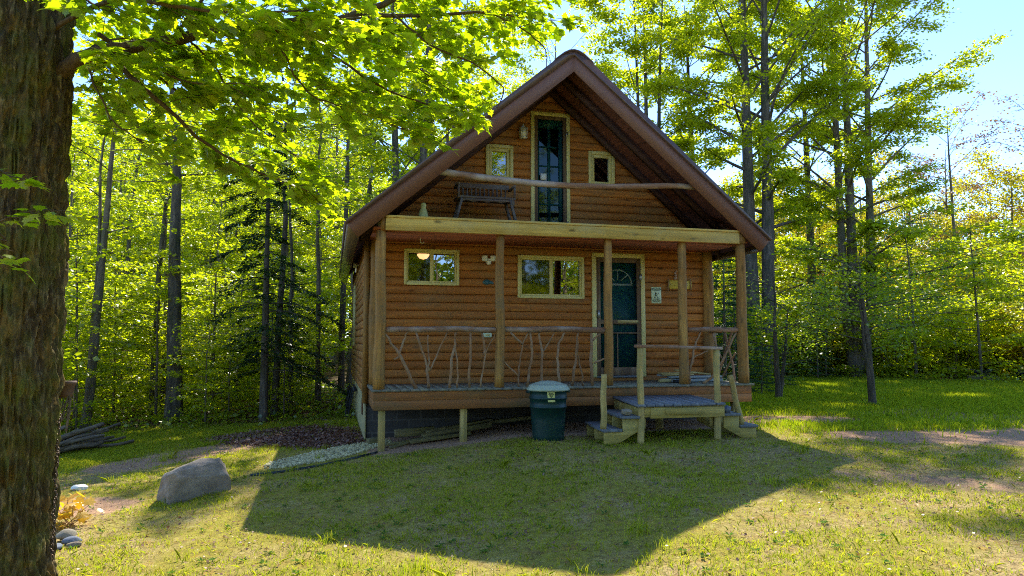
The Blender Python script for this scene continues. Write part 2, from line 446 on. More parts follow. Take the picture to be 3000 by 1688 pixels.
class MB:
    """collects shapes given in world coordinates and links them as one mesh object"""
    def __init__(s):
        s.v = []; s.f = []; s.n = 0; s.mi = []
    def add(s, V, F, mi=0):
        V = np.asarray(V, float).reshape(-1, 3)
        s.v.append(V)
        if isinstance(F, np.ndarray):
            s.f.append(F.astype(np.int64) + s.n)
            s.mi.append((len(F), mi))
        else:
            by = {}
            for q in F:
                by.setdefault(len(q), []).append(q)
            for k, L in by.items():
                s.f.append(np.array(L, np.int64) + s.n)
                s.mi.append((len(L), mi))
        s.n += len(V)
        return s
    def box(s, c, d, rot=None, mi=0):
        V = np.array([[x, y, z] for x in (-.5, .5) for y in (-.5, .5) for z in (-.5, .5)]) * np.array(d)
        if rot is not None:
            V = V @ np.array(rot).T
        F = [(0, 1, 3, 2), (4, 6, 7, 5), (0, 4, 5, 1), (2, 3, 7, 6), (0, 2, 6, 4), (1, 5, 7, 3)]
        return s.add(V + np.array(c), F, mi)
    def bx(s, x0, x1, y0, y1, z0, z1, mi=0):
        return s.box(((x0 + x1) / 2, (y0 + y1) / 2, (z0 + z1) / 2), (abs(x1 - x0), abs(y1 - y0), abs(z1 - z0)), None, mi)
    def bar(s, a, b, w, h, up=(0, 0, 1), mi=0):
        a = np.array(a, float); b = np.array(b, float)
        d = b - a; L = np.linalg.norm(d); d /= L
        sd = np.cross(d, up); sd /= np.linalg.norm(sd)
        u = np.cross(sd, d)
        return s.box((a + b) / 2, (L, w, h), np.stack([d, sd, u], 1), mi)
    def tube(s, P, r, n=8, cap=True, wob=0., rng=None, mi=0):
        P = np.asarray(P, float)
        k = len(P)
        r = np.full(k, r, float) if np.isscalar(r) else np.asarray(r, float)
        T = np.gradient(P, axis=0)
        T /= np.linalg.norm(T, axis=1)[:, None] + 1e-9
        ref = np.array([0, 0, 1.]) if abs(T[:, 2]).mean() < .8 else np.array([0, 1., 0])
        A = np.cross(T, ref); A /= np.linalg.norm(A, axis=1)[:, None] + 1e-9
        B = np.cross(T, A)
        th = np.arange(n) * 2 * PI / n
        rr = r[:, None] * np.ones((1, n))
        if wob:
            rr = rr * (1 + wob * (rng or RNG).normal(size=(k, n)))
        V = P[:, None, :] + rr[..., None] * (np.cos(th)[None, :, None] * A[:, None, :] + np.sin(th)[None, :, None] * B[:, None, :])
        i = np.arange(k - 1)[:, None] * n; j = np.arange(n)[None, :]; j2 = (j + 1) % n
        F = np.stack([i + j, i + n + j, i + n + j2, i + j2], -1).reshape(-1, 4)
        s.add(V.reshape(-1, 3), F, mi)
        if cap:
            base = s.n - k * n
            s.f.append(np.array([[base + q for q in range(n)]])); s.mi.append((1, mi))
            s.f.append(np.array([[base + (k - 1) * n + q for q in range(n)][::-1]])); s.mi.append((1, mi))
        return s
    def lathe(s, prof, c, n=32, mi=0, sx=1, sy=1):
        k = len(prof)
        th = np.arange(n) * 2 * PI / n
        V = np.array([[(c[0] + r * math.cos(a) * sx, c[1] + r * math.sin(a) * sy, c[2] + z) for a in th] for r, z in prof]).reshape(-1, 3)
        i = np.arange(k - 1)[:, None] * n; j = np.arange(n)[None, :]; j2 = (j + 1) % n
        return s.add(V, np.stack([i + j, i + j2, i + n + j2, i + n + j], -1).reshape(-1, 4), mi)
    def prism(s, poly, f, a, b, mi=0):
        """poly 2-D points, f(p, t) -> xyz, extruded from t=a to t=b"""
        k = len(poly)
        V = [f(p, a) for p in poly] + [f(p, b) for p in poly]
        F = [tuple(range(k)), tuple(range(2 * k - 1, k - 1, -1))] + [(i, (i + 1) % k, k + (i + 1) % k, k + i)[::-1] for i in range(k)]
        return s.add(V, F, mi)
    def build(s, name, mats, parent=None, smooth=False, base=None, bevel=0):
        V = np.concatenate(s.v)
        if parent is not None:
            o0 = np.array(wloc(parent))
        elif base is not None:
            o0 = np.array(base, float)
        else:
            o0 = np.array([(V[:, 0].min() + V[:, 0].max()) / 2, (V[:, 1].min() + V[:, 1].max()) / 2, V[:, 2].min()])
        me = bpy.data.meshes.new(name)
        V = (V - o0).astype(np.float32)
        me.vertices.add(len(V))
        me.vertices.foreach_set('co', V.ravel())
        loops = np.concatenate([f.ravel() for f in s.f])
        sizes = np.concatenate([np.full(len(f), f.shape[1]) for f in s.f])
        starts = np.concatenate([[0], np.cumsum(sizes)[:-1]])
        me.loops.add(len(loops))
        me.loops.foreach_set('vertex_index', loops.astype(np.int32))
        me.polygons.add(len(sizes))
        me.polygons.foreach_set('loop_start', starts.astype(np.int32))
        if not isinstance(mats, (list, tuple)):
            mats = [mats]
        for m in mats:
            me.materials.append(m)
        if len(mats) > 1:
            me.polygons.foreach_set('material_index', np.concatenate([np.full(a, b) for a, b in s.mi]).astype(np.int32))
        if smooth:
            me.polygons.foreach_set('use_smooth', np.ones(len(sizes), bool))
        me.update(calc_edges=True)
        me.validate()
        o = bpy.data.objects.new(name, me)
        col.objects.link(o)
        if parent is not None:
            o.parent = parent
        else:
            o.location = o0
        if bevel:
            bv = o.modifiers.new('bevel', 'BEVEL')
            bv.width = bevel; bv.segments = 1; bv.limit_method = 'ANGLE'
        return o

def copy_tree(o, parent=None):
    c = o.copy()
    col.objects.link(c)
    c.parent = parent
    for ch in o.children:
        copy_tree(ch, c)
    return c

_lat = np.random.default_rng(5).random((64, 64))
def vnoise(x, y):
    x = np.asarray(x, float); y = np.asarray(y, float)
    xi = np.floor(x).astype(int); yi = np.floor(y).astype(int)
    fx = x - xi; fy = y - yi
    fx = fx * fx * (3 - 2 * fx); fy = fy * fy * (3 - 2 * fy)
    g = lambda a, b: _lat[a % 64, b % 64]
    return (g(xi, yi) * (1 - fx) + g(xi + 1, yi) * fx) * (1 - fy) + (g(xi, yi + 1) * (1 - fx) + g(xi + 1, yi + 1) * fx) * fy
def fbm(x, y, o=4):
    s = 0; a = .5; t = 0
    for k in range(o):
        s = s + a * vnoise(x * 2 ** k + 13.7 * k, y * 2 ** k + 7.1 * k); t += a; a *= .5
    return s / t

def sstep(a, b, x):
    q = np.clip((x - a) / (b - a), 0, 1)
    return q * q * (3 - 2 * q)

def gz(x, y):
    """height of the ground"""
    x = np.asarray(x, float); y = np.asarray(y, float)
    q = np.maximum(0, 2.2 - x)
    z = -.72 - .62 * (1 - np.exp(-q / 5.5))
    z = z - .028 * np.clip(-1 - y, 0, 12)
    z = z + .07 * (fbm(x * .35, y * .35, 3) - .5) + .02 * (fbm(x * 2.1, y * 2.1, 2) - .5) * np.exp(-((x / 18) ** 2 + (y / 18) ** 2))
    z = z + .0015 * np.clip(np.hypot(x, y) - 30, 0, 200) * 8 * sstep(0, 1, (np.hypot(x, y) - 30) / 60)
    return z
def G(x, y, dz=0.):
    return (x, y, float(gz(x, y)) + dz)

# ------------------------------------------------------------------ ground sheet
def seg_d(x, y, pts):
    d = np.full(np.shape(x), 1e9)
    for (ax, ay, aw), (bx_, by_, bw) in zip(pts[:-1], pts[1:]):
        dx, dy = bx_ - ax, by_ - ay
        t_ = np.clip(((x - ax) * dx + (y - ay) * dy) / (dx * dx + dy * dy), 0, 1)
        w = aw + (bw - aw) * t_
        d = np.minimum(d, np.hypot(x - ax - dx * t_, y - ay - dy * t_) / w)
    return d
def dirt_mask(x, y):
    p = seg_d(x, y, [(5.9, .6, .35), (7.0, .9, .55), (8.3, .6, .45)])
    p2 = seg_d(x, y, [(7.3, -1.4, .5), (9.2, -2.0, .7), (12, -2.2, 1.0), (16, -2.0, 1.2)])
    p3 = seg_d(x, y, [(-3.5, 1.0, .5), (-2.2, 2.0, .55), (-1.2, 2.4, .5)])
    p4 = seg_d(x, y, [(-3.6, -1.3, .35), (-3.0, -1.6, .4)])
    p5 = seg_d(x, y, [(5.2, -3.6, .3), (6.4, -4.6, .4)])
    m = np.maximum(sstep(1.5, .6, p), sstep(1.6, .5, p2))
    m = np.maximum(m, .8 * sstep(1.5, .6, p3))
    m = np.maximum(m, .7 * sstep(1.5, .6, p4)); m = np.maximum(m, .5 * sstep(1.5, .6, p5))
    m = np.maximum(m, 1. * ((x > 0) & (x < 6.2) & (y > -.2)))
    return m
def mulch_mask(x, y):
    p = seg_d(x, y, [(-.5, 1.6, .6), (-1.3, 3.0, 1.0), (-2.2, 3.2, .5)])
    return sstep(1.4, .7, p)
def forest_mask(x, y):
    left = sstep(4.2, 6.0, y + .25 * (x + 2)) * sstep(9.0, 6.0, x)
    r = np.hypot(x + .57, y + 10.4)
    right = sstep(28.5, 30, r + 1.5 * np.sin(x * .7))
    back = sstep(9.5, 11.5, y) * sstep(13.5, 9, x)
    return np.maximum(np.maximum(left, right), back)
ax = np.concatenate([-np.geomspace(300, 12.2, 34), np.arange(-12, 22, .14), np.geomspace(22.2, 300, 34)])
ay = np.concatenate([-np.geomspace(300, 12.2, 30), np.arange(-12, 18, .14), np.geomspace(18.2, 300, 34)])
X_, Y_ = np.meshgrid(ax, ay)
Z_ = gz(X_, Y_)
nx = len(ax)
i0 = (np.arange(len(ay) - 1)[:, None] * nx + np.arange(nx - 1)[None, :]).ravel()
g = MB().add(np.stack([X_.ravel(), Y_.ravel(), Z_.ravel()], 1), np.stack([i0, i0 + 1, i0 + nx + 1, i0 + nx], 1))
ground = g.build('ground', M['ground'], smooth=True, base=(0, 0, 0))
tag(ground, 'mossy lawn and bare soil around the cabin', kind='structure')
ca = ground.data.color_attributes.new('mask', 'FLOAT_COLOR', 'POINT')
xx, yy = X_.ravel(), Y_.ravel()
ca.data.foreach_set('color', np.stack([dirt_mask(xx, yy), mulch_mask(xx, yy), forest_mask(xx, yy), np.ones_like(xx)], 1).astype(np.float32).ravel())

# ------------------------------------------------------------------ the cabin
WY = 1.4            # front wall plane
XL, XR = -.02, 6.25
RX, RZ = 3.125, 5.45      # ridge
EX0, EX1, EZ = -.416, 6.663, 2.44
SL = (RZ - EZ) / (RX - EX0)
SR = (RZ - EZ) / (EX1 - RX)
YB = 9.2
cabin = thing('log_cabin', 'brown log sided cabin with steep gable roof and full front porch', 'cabin', (3.1, 4.5, -.8))
ROW = .141

def siding_strip(length0, length1, zrows, zb, fn, bulge=.034):
    mb = MB()
    prof = [(0, -.35), (.035, .35), (.14, .78), (.45, 1.), (.78, .84), (.93, .45), (.975, .2), (1., -.35)]
    for k in range(zrows):
        z0 = zb + k * ROW
        V = []
        for (q, b) in prof:
            for L in (length0, length1):
                V.append(fn(L, bulge * b, z0 + q * ROW))
        F = [(2 * i, 2 * i + 1, 2 * i + 3, 2 * i + 2) for i in range(len(prof) - 1)]
        mb.add(V, F)
    return mb

wall = siding_strip(XL, XR, 40, -.19, lambda L, b, z: (L, WY - b, z)).build('wall', M['siding'], cabin)
OPEN = [(.60, 1.51, 1.67, 2.25), (2.58, 3.78, 1.475, 2.20), (3.99, 4.93, .14, 2.255),   # x0,x1,z0,z1 in the front wall
        (2.02, 2.46, 3.56, 4.12), (3.93, 4.38, 3.56, 4.13), (2.86, 3.49, 2.6, 4.76)]
def cut(o, planes, inside):
    bm = bmesh.new()
    bm.from_mesh(o.data)
    off = Vector(wloc(o))
    for co, no in planes:
        bmesh.ops.bisect_plane(bm, geom=bm.verts[:] + bm.edges[:] + bm.faces[:], plane_co=Vector(co) - off, plane_no=no)
    dele = [f for f in bm.faces if inside(f.calc_center_median() + off)]
    bmesh.ops.delete(bm, geom=dele, context='FACES')
    bm.to_mesh(o.data)
    bm.free()
pl = []
for (a, b, c0, c1) in OPEN:
    pl += [((a, 0, 0), (1, 0, 0)), ((b, 0, 0), (1, 0, 0)), ((0, 0, c0), (0, 0, 1)), ((0, 0, c1), (0, 0, 1))]
RT = .16
pl += [((RX, 0, RZ - RT), (SL, 0, -1)), ((RX, 0, RZ - RT), (SR, 0, 1))]
def ins(p):
    if p.z > RZ - RT - SL * (RX - p.x) or p.z > RZ - RT - SR * (p.x - RX):
        return True
    return any(a < p.x < b and c0 < p.z < c1 for a, b, c0, c1 in OPEN)
cut(wall, pl, ins)

s2 = siding_strip(WY + .01, YB - .35, 19, -.19, lambda L, b, z: (XL - .004 - b, L, z)).build('side_wall', M['siding_side'], cabin)
cut(s2, [((0, 0, RZ - RT - SL * (RX - XL)), (0, 0, 1))], lambda p: p.z > RZ - RT - SL * (RX - XL))
mb = MB()
mb.bx(XR, XR + .02, WY + .01, YB - .35, -.19, 2.6)
mb.bx(XL, XR, YB - .37, YB - .35, -.19, 2.7)
mb.prism([(XL, 2.7), (XR, 2.7), (RX, RZ - .2)], lambda p, q: (p[0], q, p[1]), YB - .37, YB - .35)
mb.build('rear_wall', M['siding_side'], cabin)
# room behind the windows
mb = MB()
mb.prism([(XL + .05, -.1), (XR - .05, -.1), (XR - .05, 2.5), (RX, RZ - .3), (XL + .05, 2.5)], lambda p, q: (p[0], q, p[1]), 4.0, 4.05)
mb.bx(XL + .02, XR - .02, WY + .06, 4.0, -.12, -.06)
mb.bx(XL + .02, XR - .02, WY + .06, 4.0, 2.42, 2.52)
mb.build('inner_room', M['room'], cabin)

# foundation
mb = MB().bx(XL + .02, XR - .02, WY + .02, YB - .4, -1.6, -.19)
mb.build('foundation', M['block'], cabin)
MB().bx(XL - .012, XL + .018, WY + .0, YB - .4, -1.7, -.19).build('side_foundation', M['parge'], cabin)
MB().bx(XL - .03, XL - .013, 1.95, 2.12, -.55, -.28).build('foundation_vent', M['soffit'], cabin)

# corner boards and logs on the wall
MB().bx(XL - .055, XL + .035, WY - .05, WY + .05, -.31, 2.55).build('corner_board', M['log'], cabin)
def logpost(x, y, z0, z1, r, n=14, seed=0, mat='log', name='post', parent=None, dx=0, dy=0, wob=.03):
    rg = np.random.default_rng(seed + 100)
    k = 14
    tz = np.linspace(0, 1, k)
    P = np.stack([x + dx * tz + .008 * np.sin(tz * 9 + seed), y + dy * tz + .006 * np.cos(tz * 7 + seed), z0 + (z1 - z0) * tz], 1)
    rr = r * (1.08 - .14 * tz) * (1 + .02 * rg.normal(size=k))
    return MB().tube(P, rr, n, True, wob * .5, rg).build(name, M[mat], parent, smooth=True)
logpost(.095, WY - .07, .0, 2.42, .075, seed=1, name='corner_log', parent=cabin)
logpost(6.26, WY - .05, .0, 2.44, .10, seed=2, name='corner_log', parent=cabin)

# porch deck, fascia, legs
mb = MB()
x = .0
while x < 6.29:
    w = .137
    mb.bx(x, min(x + w, 6.305), 0 + random.uniform(-.004, .004), WY + .02, -.036, -.001 - random.uniform(0, .003))
    x += .142
mb.build('deck_boards', M['deck'], cabin)
mb = MB()
mb.bx(.03, 6.27, .03, .07, -.165, -.037).bx(.03, 6.27, .03, .07, -.305, -.168)
mb.bx(.03, .07, .07, WY - .03, -.165, -.037).bx(.03, .07, .07, WY - .03, -.305, -.168)
mb.bx(6.23, 6.27, .07, WY - .03, -.165, -.037).bx(6.23, 6.27, .07, WY - .03, -.305, -.168)
mb.build('deck_fascia', M['deckfascia'], cabin, bevel=.003)
for xx_, w in ((.16, .10), (1.38, .10), (2.92, .12), (4.62, .10), (6.0, .10)):
    gzz = float(gz(xx_, .14))
    MB().bx(xx_ - w / 2, xx_ + w / 2, .08, .18, gzz - .1, -.31).build('deck_leg', M['treated_z'], cabin, bevel=.004)

# porch posts
for i, (px_, r) in enumerate(((.115, .082), (1.94, .070), (3.736, .069), (5.06, .074), (6.165, .085))):
    logpost(px_, .1, .0, 2.352, r, seed=10 + i, name='porch_post', parent=cabin)
# porch ceiling + loft floor + beam
MB().bx(.0, 6.26, .02, WY - .03, 2.372, 2.40).build('porch_ceiling', M['ceiling'], cabin)
MB().bx(.06, 6.2, .045, WY - .03, 2.402, 2.56).build('loft_floor', M['deck'], cabin)
mb = MB().bx(.17, 6.075, -.03, .015, 2.348, 2.535)
mb.bx(.17, 6.075, -.045, .04, 2.537, 2.572)
mb.build('porch_beam', M['beam'], cabin, bevel=.003)
MB().bx(.10, 6.12, .03, .19, 2.352, 2.37).build('beam_plate', M['ceiling'], cabin)
for xa_, xb_ in ((.10, .168), (6.078, 6.2)): MB().bx(xa_, xb_, -.01, .2, 2.36, 2.56).build('beam_end', M['log'], cabin)

# railings: top logs and branch balusters, every section its own pieces
def raillog(p0, p1, r, seed, mat='logx', sag=0.01, name='top_rail', parent=None, k=16, wob=.03):
    rg = np.random.default_rng(seed)
    tt = np.linspace(0, 1, k)
    P = np.array(p0)[None] * (1 - tt[:, None]) + np.array(p1)[None] * tt[:, None]
    P[:, 2] += sag * np.sin(tt * PI * 1.0) + .004 * np.sin(tt * 11 + seed)
    P[:, 1] += .008 * np.sin(tt * 6 + seed)
    return MB().tube(P, r * (1 + .04 * rg.normal(size=k)), 12, True, wob, rg).build(name, M[mat], parent, smooth=True)
raillog((.19, .1, .872), (1.87, .1, .880), .044, 1, parent=cabin)
raillog((2.01, .1, .880), (3.67, .1, .882), .046, 2, parent=cabin)
raillog((5.13, .1, .890), (6.08, .1, .892), .042, 3, parent=cabin)
raillog((6.165, .18, .89), (6.24, 1.28, .89), .042, 4, parent=cabin)
TW = [[[(0.18, 0.82), (0.41, 0.51), (0.66, 0.0)], [(0.52, 0.84), (0.45, 0.69), (0.41, 0.51)], [(.33, .43), (.41, .48)]],
      [[(0.65, 0.84), (0.82, 0.33), (0.85, 0.0)], [(0.83, 0.80), (0.84, 0.43), (0.84, 0.25)], [(1.12, 0.84), (0.98, 0.53), (0.85, 0.25)]],
      [[(1.25, 0.84), (1.24, 0.66), (1.19, 0.43), (1.16, 0.0)], [(1.24, 0.66), (1.28, 0.33), (1.28, 0.0)]],
      [[(1.48, 0.84), (1.47, 0.0)]], [[(1.66, 0.84), (1.71, 0.56), (1.69, 0.5)], [(1.87, 0.82), (1.72, 0.54), (1.64, 0.0)]],
      [[(2.11, 0.84), (2.3, 0.66)], [(2.41, 0.84), (2.3, 0.66), (2.25, 0.29), (2.24, 0.0)], [(1.96, 0.44), (2.23, 0.16)]],
      [[(2.43, 0.84), (2.46, 0.54), (2.38, 0.0)]], [[(2.57, 0.84), (2.62, 0.55), (2.6, 0.0)], [(2.82, 0.83), (2.65, 0.55)]],
      [[(2.99, 0.84), (2.9, 0.68), (2.87, 0.44), (2.9, 0.0)]],
      [[(3.21, 0.84), (3.18, 0.51), (3.12, 0.0)], [(3.22, 0.72), (3.2, 0.51), (3.26, 0.28), (3.3, 0.0)]],
      [[(3.44, 0.84), (3.45, 0.0)], [(3.59, 0.83), (3.47, 0.72)], [(3.72, 0.44), (3.49, 0.36)]],
      [[(5.37, 0.85), (5.26, 0.55), (5.17, 0.27), (5.15, 0.0)], [(5.51, 0.54), (5.26, 0.45), (5.19, 0.29)]],
      [[(6.05, 0.85), (5.87, 0.52), (5.65, 0.18), (5.41, 0.0)]], [[(5.64, .85), (5.67, .5), (5.66, .0)]]]
for bi, twg in enumerate(TW):
    mb = MB()
    rg = np.random.default_rng(bi + 3)
    for pi, pln in enumerate(twg):
        p = np.array(pln)
        tt = np.linspace(0, len(p) - 1, 4 * (len(p) - 1) + 1)
        q = np.stack([np.interp(tt, range(len(p)), p[:, k]) for k in (0, 1)], 1)
        r0 = (.019 if pi == 0 else .012) * (1.25 if bi in (0, 10) else 1.)
        q[1:-1, 0] += rg.normal(size=len(q) - 2) * .006
        mb.tube(np.stack([q[:, 0], np.full(len(q), .1) + .01 * rg.normal(size=len(q)), q[:, 1]], 1), np.linspace(r0 * .85, r0 * 1.2, len(q)), 7, True, .05, rg)
    mb.build('branch_baluster', M['twig'], cabin, smooth=True)
for k, pln in enumerate(([(.35, .88), (.6, .5), (.95, 0)], [(.62, .88), (.5, .6), (.35, .3), (.3, 0)], [(1.1, .88), (.9, .55), (.75, .4)], [(.25, .5), (.55, .25), (.8, 0)])):
    p = np.array(pln)
    tt = np.linspace(0, len(p) - 1, 4 * (len(p) - 1) + 1)
    q = np.stack([np.interp(tt, range(len(p)), p[:, j]) for j in (0, 1)], 1)
    MB().tube(np.stack([6.17 + .06 * q[:, 0], q[:, 0] + .1, q[:, 1]], 1), .022 if k < 2 else .014, 7, True, .06).build('branch_baluster', M['twig'], cabin, smooth=True)
# loft rail: one slightly bowed log
tt = np.linspace(0, 1, 24)
P = np.stack([.80 + 4.62 * tt, .1 + 0 * tt, 3.325 - .115 * np.sin(PI * np.clip(tt * 1.12, 0, 1)) - .02 * tt], 1)
MB().tube(P, np.linspace(.055, .045, 24), 12, True, .04).build('loft_rail', M['logx'], cabin, smooth=True)

# roof
def roof_z(x):
    return RZ - SL * (RX - x) if x < RX else RZ - SR * (x - RX)
mb = MB()
mb.prism([(EX0 - .012, EZ + .004), (2.9, roof_z(2.9) + .010), (3.125, 5.33), (3.35, roof_z(3.35) + .010), (EX1 + .012, EZ + .004), (EX1 - .02, EZ - .03), (RX, 5.29), (EX0 + .02, EZ - .03)], lambda p, q: (p[0], q, p[1]), -.09, YB)
mb.build('roof', M['shingle'], cabin)
roof = cabin.children[-1]
mb = MB()
for (sx, ex, S) in ((-1, EX0, SL), (1, EX1, SR)):
    a = ex + (.09 if sx < 0 else -.09)
    V = lambda dz: [(a, roof_z(a) - dz), (RX, RZ - dz)]
    (xa, za), (xb, zb) = V(.165)
    mb.prism([(xa, za), (xb, zb), (xb, zb + .025), (xa, za + .025)] if sx < 0 else [(xb, zb), (xa, za), (xa, za + .025), (xb, zb + .025)], lambda p, q: (p[0], q, p[1]), -.02, YB - .05)
mb.build('soffit', M['soffit'], cabin)
ap_in = 5.035
AP = [(2.86, roof_z(2.86)), (2.95, 5.295), (3.04, 5.345), (3.125, 5.362), (3.21, 5.345), (3.30, 5.295), (3.39, roof_z(3.39))]
FL = [(EX0, EZ)] + AP[:4] + [(RX, ap_in), (-.23, 2.217)]
FR = AP[3:] + [(EX1, EZ), (6.451, 2.219), (RX, ap_in)]
MB().prism(FL, lambda p, q: (p[0], q, p[1]), -.065, -.03).build('rake_fascia', M['fascia'], cabin)
MB().prism(FR, lambda p, q: (p[0], q, p[1]), -.065, -.03).build('rake_fascia', M['fascia'], cabin)
for (o_, i_) in (((EX0, EZ), (-.23, 2.217)), ((EX1, EZ), (6.451, 2.219))):
    d = .02 if o_[0] < 0 else -.02
    MB().prism([(o_[0], o_[1]), (i_[0], i_[1]), (i_[0] + d, i_[1] + .02), (o_[0] + d, o_[1] + .02)], lambda p, q: (p[0], q, p[1]), -.029, YB).build('eave_fascia', M['eave'], cabin)
mb = MB()
arc = [(2.80, roof_z(2.80) + .03)] + [(p[0], p[1] + .026) for p in [(2.86, roof_z(2.86) + .004), (2.95, 5.302), (3.04, 5.350), (3.125, 5.366), (3.21, 5.350), (3.30, 5.302), (3.39, roof_z(3.39) + .004)]] + [(3.45, roof_z(3.45) + .03)]
arc2 = [(p[0], p[1] - .018) for p in arc[::-1]]
mb.prism(arc + arc2, lambda p, q: (p[0], q, p[1]), -.10, YB + .01)
mb.build('ridge_cap', M['shingle'], roof, smooth=False)
for yv in (.55, 1.18):
    for (sx, ex) in ((-1, EX0 + .25), (1, EX1 - .25)):
        za = roof_z(ex) - .30; zb = RZ - .30
        h = .145
        poly = [(ex, za - h / 2), (RX, zb - h / 2), (RX, zb + h / 2 + .0), (ex, za + h / 2)]
        MB().prism(poly if sx < 0 else poly[::-1], lambda p, q: (p[0], q, p[1]), yv - .045, yv + .045).build('rafter', M['dark_rafter'], cabin)
for yv in np.arange(1.9, 8.8, .6):
    MB().bar((6.20, yv, 2.56), (6.50, yv, 2.32), .04, .12).build('rafter_tail', M['dark_rafter'], cabin)

# windows and doors in the front wall
def window(x0, x1, z0, z1, slider=True, inner=.035, fr=.045, name='window', step=0):
    f = MB()
    yf, yb = WY - .062, WY + .05
    f.bx(x0 - .005, x0 + fr, yf, yb, z0, z1).bx(x1 - fr, x1 + .005, yf, yb, z0, z1)
    f.bx(x0 + fr, x1 - fr, yf, yb, z1 - fr, z1 + .005).bx(x0 + fr, x1 - fr, yf, yb, z0 - .005, z0 + fr)
    o = f.build(name, M['trim'], cabin, bevel=.004)
    a, b, c, d = x0 + fr, x1 - fr, z0 + fr, z1 - fr
    s = MB()
    ys0, ys1 = WY - .035, WY + .03
    s.bx(a, a + inner, ys0, ys1, c, d).bx(b - inner, b, ys0, ys1, c, d)
    s.bx(a + inner, b - inner, ys0, ys1, d - inner, d).bx(a + inner, b - inner, ys0, ys1, c, c + inner)
    if slider:
        m = (a + b) / 2
        s.bx(m - .03, m + .03, ys0 - .006, ys1, c + inner, d - inner)
    s.build('sash', M['trim'], o, bevel=.003)
    a2, b2, c2, d2 = a + inner, b - inner, c + inner, d - inner
    if slider:
        MB().add([(a2, WY - .005, c2), (m, WY - .005, c2), (m, WY - .005, d2), (a2, WY - .005, d2)], [(0, 1, 2, 3)]).build('pane', M['screened'], o)
        MB().add([(m, WY + .006, c2), (b2, WY + .006, c2), (b2, WY + .006, d2), (m, WY + .006, d2)], [(0, 1, 2, 3)]).build('pane', M['glass'], o)
    else:
        MB().add([(a2, WY, c2), (b2, WY, c2), (b2, WY, d2), (a2, WY, d2)], [(0, 1, 2, 3)]).build('pane', M['glass'], o)
    return o
window(.589, 1.517, 1.656, 2.261, inner=.028, fr=.04)
window(2.569, 3.79, 1.461, 2.211, inner=.03, fr=.042)
window(1.985, 2.475, 3.50, 4.157, False, inner=.06, fr=.055)
window(3.905, 4.405, 3.50, 4.165, False, inner=.055, fr=.055)

# loft door
f = MB()
f.bx(2.804, 2.870, WY - .062, WY + .05, 2.562, 4.818).bx(3.474, 3.54, WY - .062, WY + .05, 2.562, 4.818).bx(2.870, 3.474, WY - .062, WY + .05, 4.75, 4.818)
ld = f.build('loft_door_frame', M['trim'], cabin, bevel=.004)
s = MB()
s.bx(2.872, 2.935, WY - .05, WY, 2.57, 4.748).bx(3.41, 3.472, WY - .05, WY, 2.57, 4.748).bx(2.935, 3.41, WY - .05, WY, 4.69, 4.748).bx(2.935, 3.41, WY - .05, WY, 3.50, 3.56).bx(2.935, 3.41, WY - .05, WY, 2.57, 2.68)
sdo = s.build('screen_door', M['screen_wood'], ld, bevel=.003)
d = MB()
d.bx(2.90, 2.98, WY + .02, WY + .06, 2.57, 4.74).bx(3.35, 3.45, WY + .02, WY + .06, 2.57, 4.74).bx(2.98, 3.35, WY + .02, WY + .06, 4.55, 4.74).bx(2.98, 3.35, WY + .02, WY + .06, 2.57, 2.80)
for zz in (3.15, 3.5, 3.85, 4.2): d.bx(2.98, 3.35, WY + .025, WY + .05, zz - .012, zz + .012)
d.bx(3.14, 3.19, WY + .022, WY + .052, 2.8, 4.55)
d.build('door_grille', M['door'], ld)
MB().bx(2.98, 3.35, WY + .09, WY + .10, 2.8, 4.55).build('teal_backing', M['door'], ld)  # added teal sheet, keeps the pane from looking black; no real curtain
MB().add([(2.98, WY + .04, 2.8), (3.35, WY + .04, 2.8), (3.35, WY + .04, 4.55), (2.98, WY + .04, 4.55)], [(0, 1, 2, 3)]).build('pane', M['screened'], ld)
MB().add([(2.935, WY - .02, 2.68), (3.41, WY - .02, 2.68), (3.41, WY - .02, 4.69), (2.935, WY - .02, 4.69)], [(0, 1, 2, 3)]).build('insect_screen', M['mesh'], ld)
for zh in (4.38, 2.74): MB().bx(3.46, 3.50, WY - .075, WY - .05, zh, zh + .1).build('hinge', M['metalgrey'], ld)
MB().bx(2.99, 3.10, WY - .03, WY - .022, 3.58, 3.70).build('notice_card', M['white'], ld)

# entry door
f = MB()
f.bx(3.947, 4.025, WY - .062, WY + .05, .06, 2.298).bx(4.896, 4.974, WY - .062, WY + .05, .06, 2.298).bx(4.025, 4.896, WY - .062, WY + .05, 2.22, 2.298)
ed = f.build('entry_door_frame', M['trim'], cabin, bevel=.004)
MB().bx(4.03, 4.89, WY - .06, WY + .05, .05, .085).build('threshold', M['greytread'], ed)
s = MB()
s.bx(4.027, 4.105, WY - .05, WY - .01, .09, 2.218).bx(4.816, 4.894, WY - .05, WY - .01, .09, 2.218).bx(4.105, 4.816, WY - .05, WY - .01, 2.13, 2.218)
s.bx(4.105, 4.816, WY - .05, WY - .01, 1.01, 1.09).bx(4.105, 4.816, WY - .05, WY - .01, .09, .235).bx(4.105, 4.816, WY - .045, WY - .015, .84, .865)
s.bx(4.42, 4.44, WY - .045, WY - .015, .235, .84)
so = s.build('screen_door', M['screen_wood'], ed, bevel=.003)
MB().bx(4.43, 4.83, WY - .062, WY - .052, 1.03, 1.085).build('screen_rail_patch', M['newplank'], so)
MB().bx(4.04, 4.07, WY - .09, WY - .05, 1.12, 1.26).build('handle', M['metalgrey'], so)
MB().add([(4.105, WY - .03, .235), (4.816, WY - .03, .235), (4.816, WY - .03, 2.13), (4.105, WY - .03, 2.13)], [(0, 1, 2, 3)]).build('insect_screen', M['mesh'], so)
dm = MB().bx(4.03, 4.89, WY + .01, WY + .05, .09, 2.215)
do = dm.build('entry_door', M['door'], ed)
fan = MB()
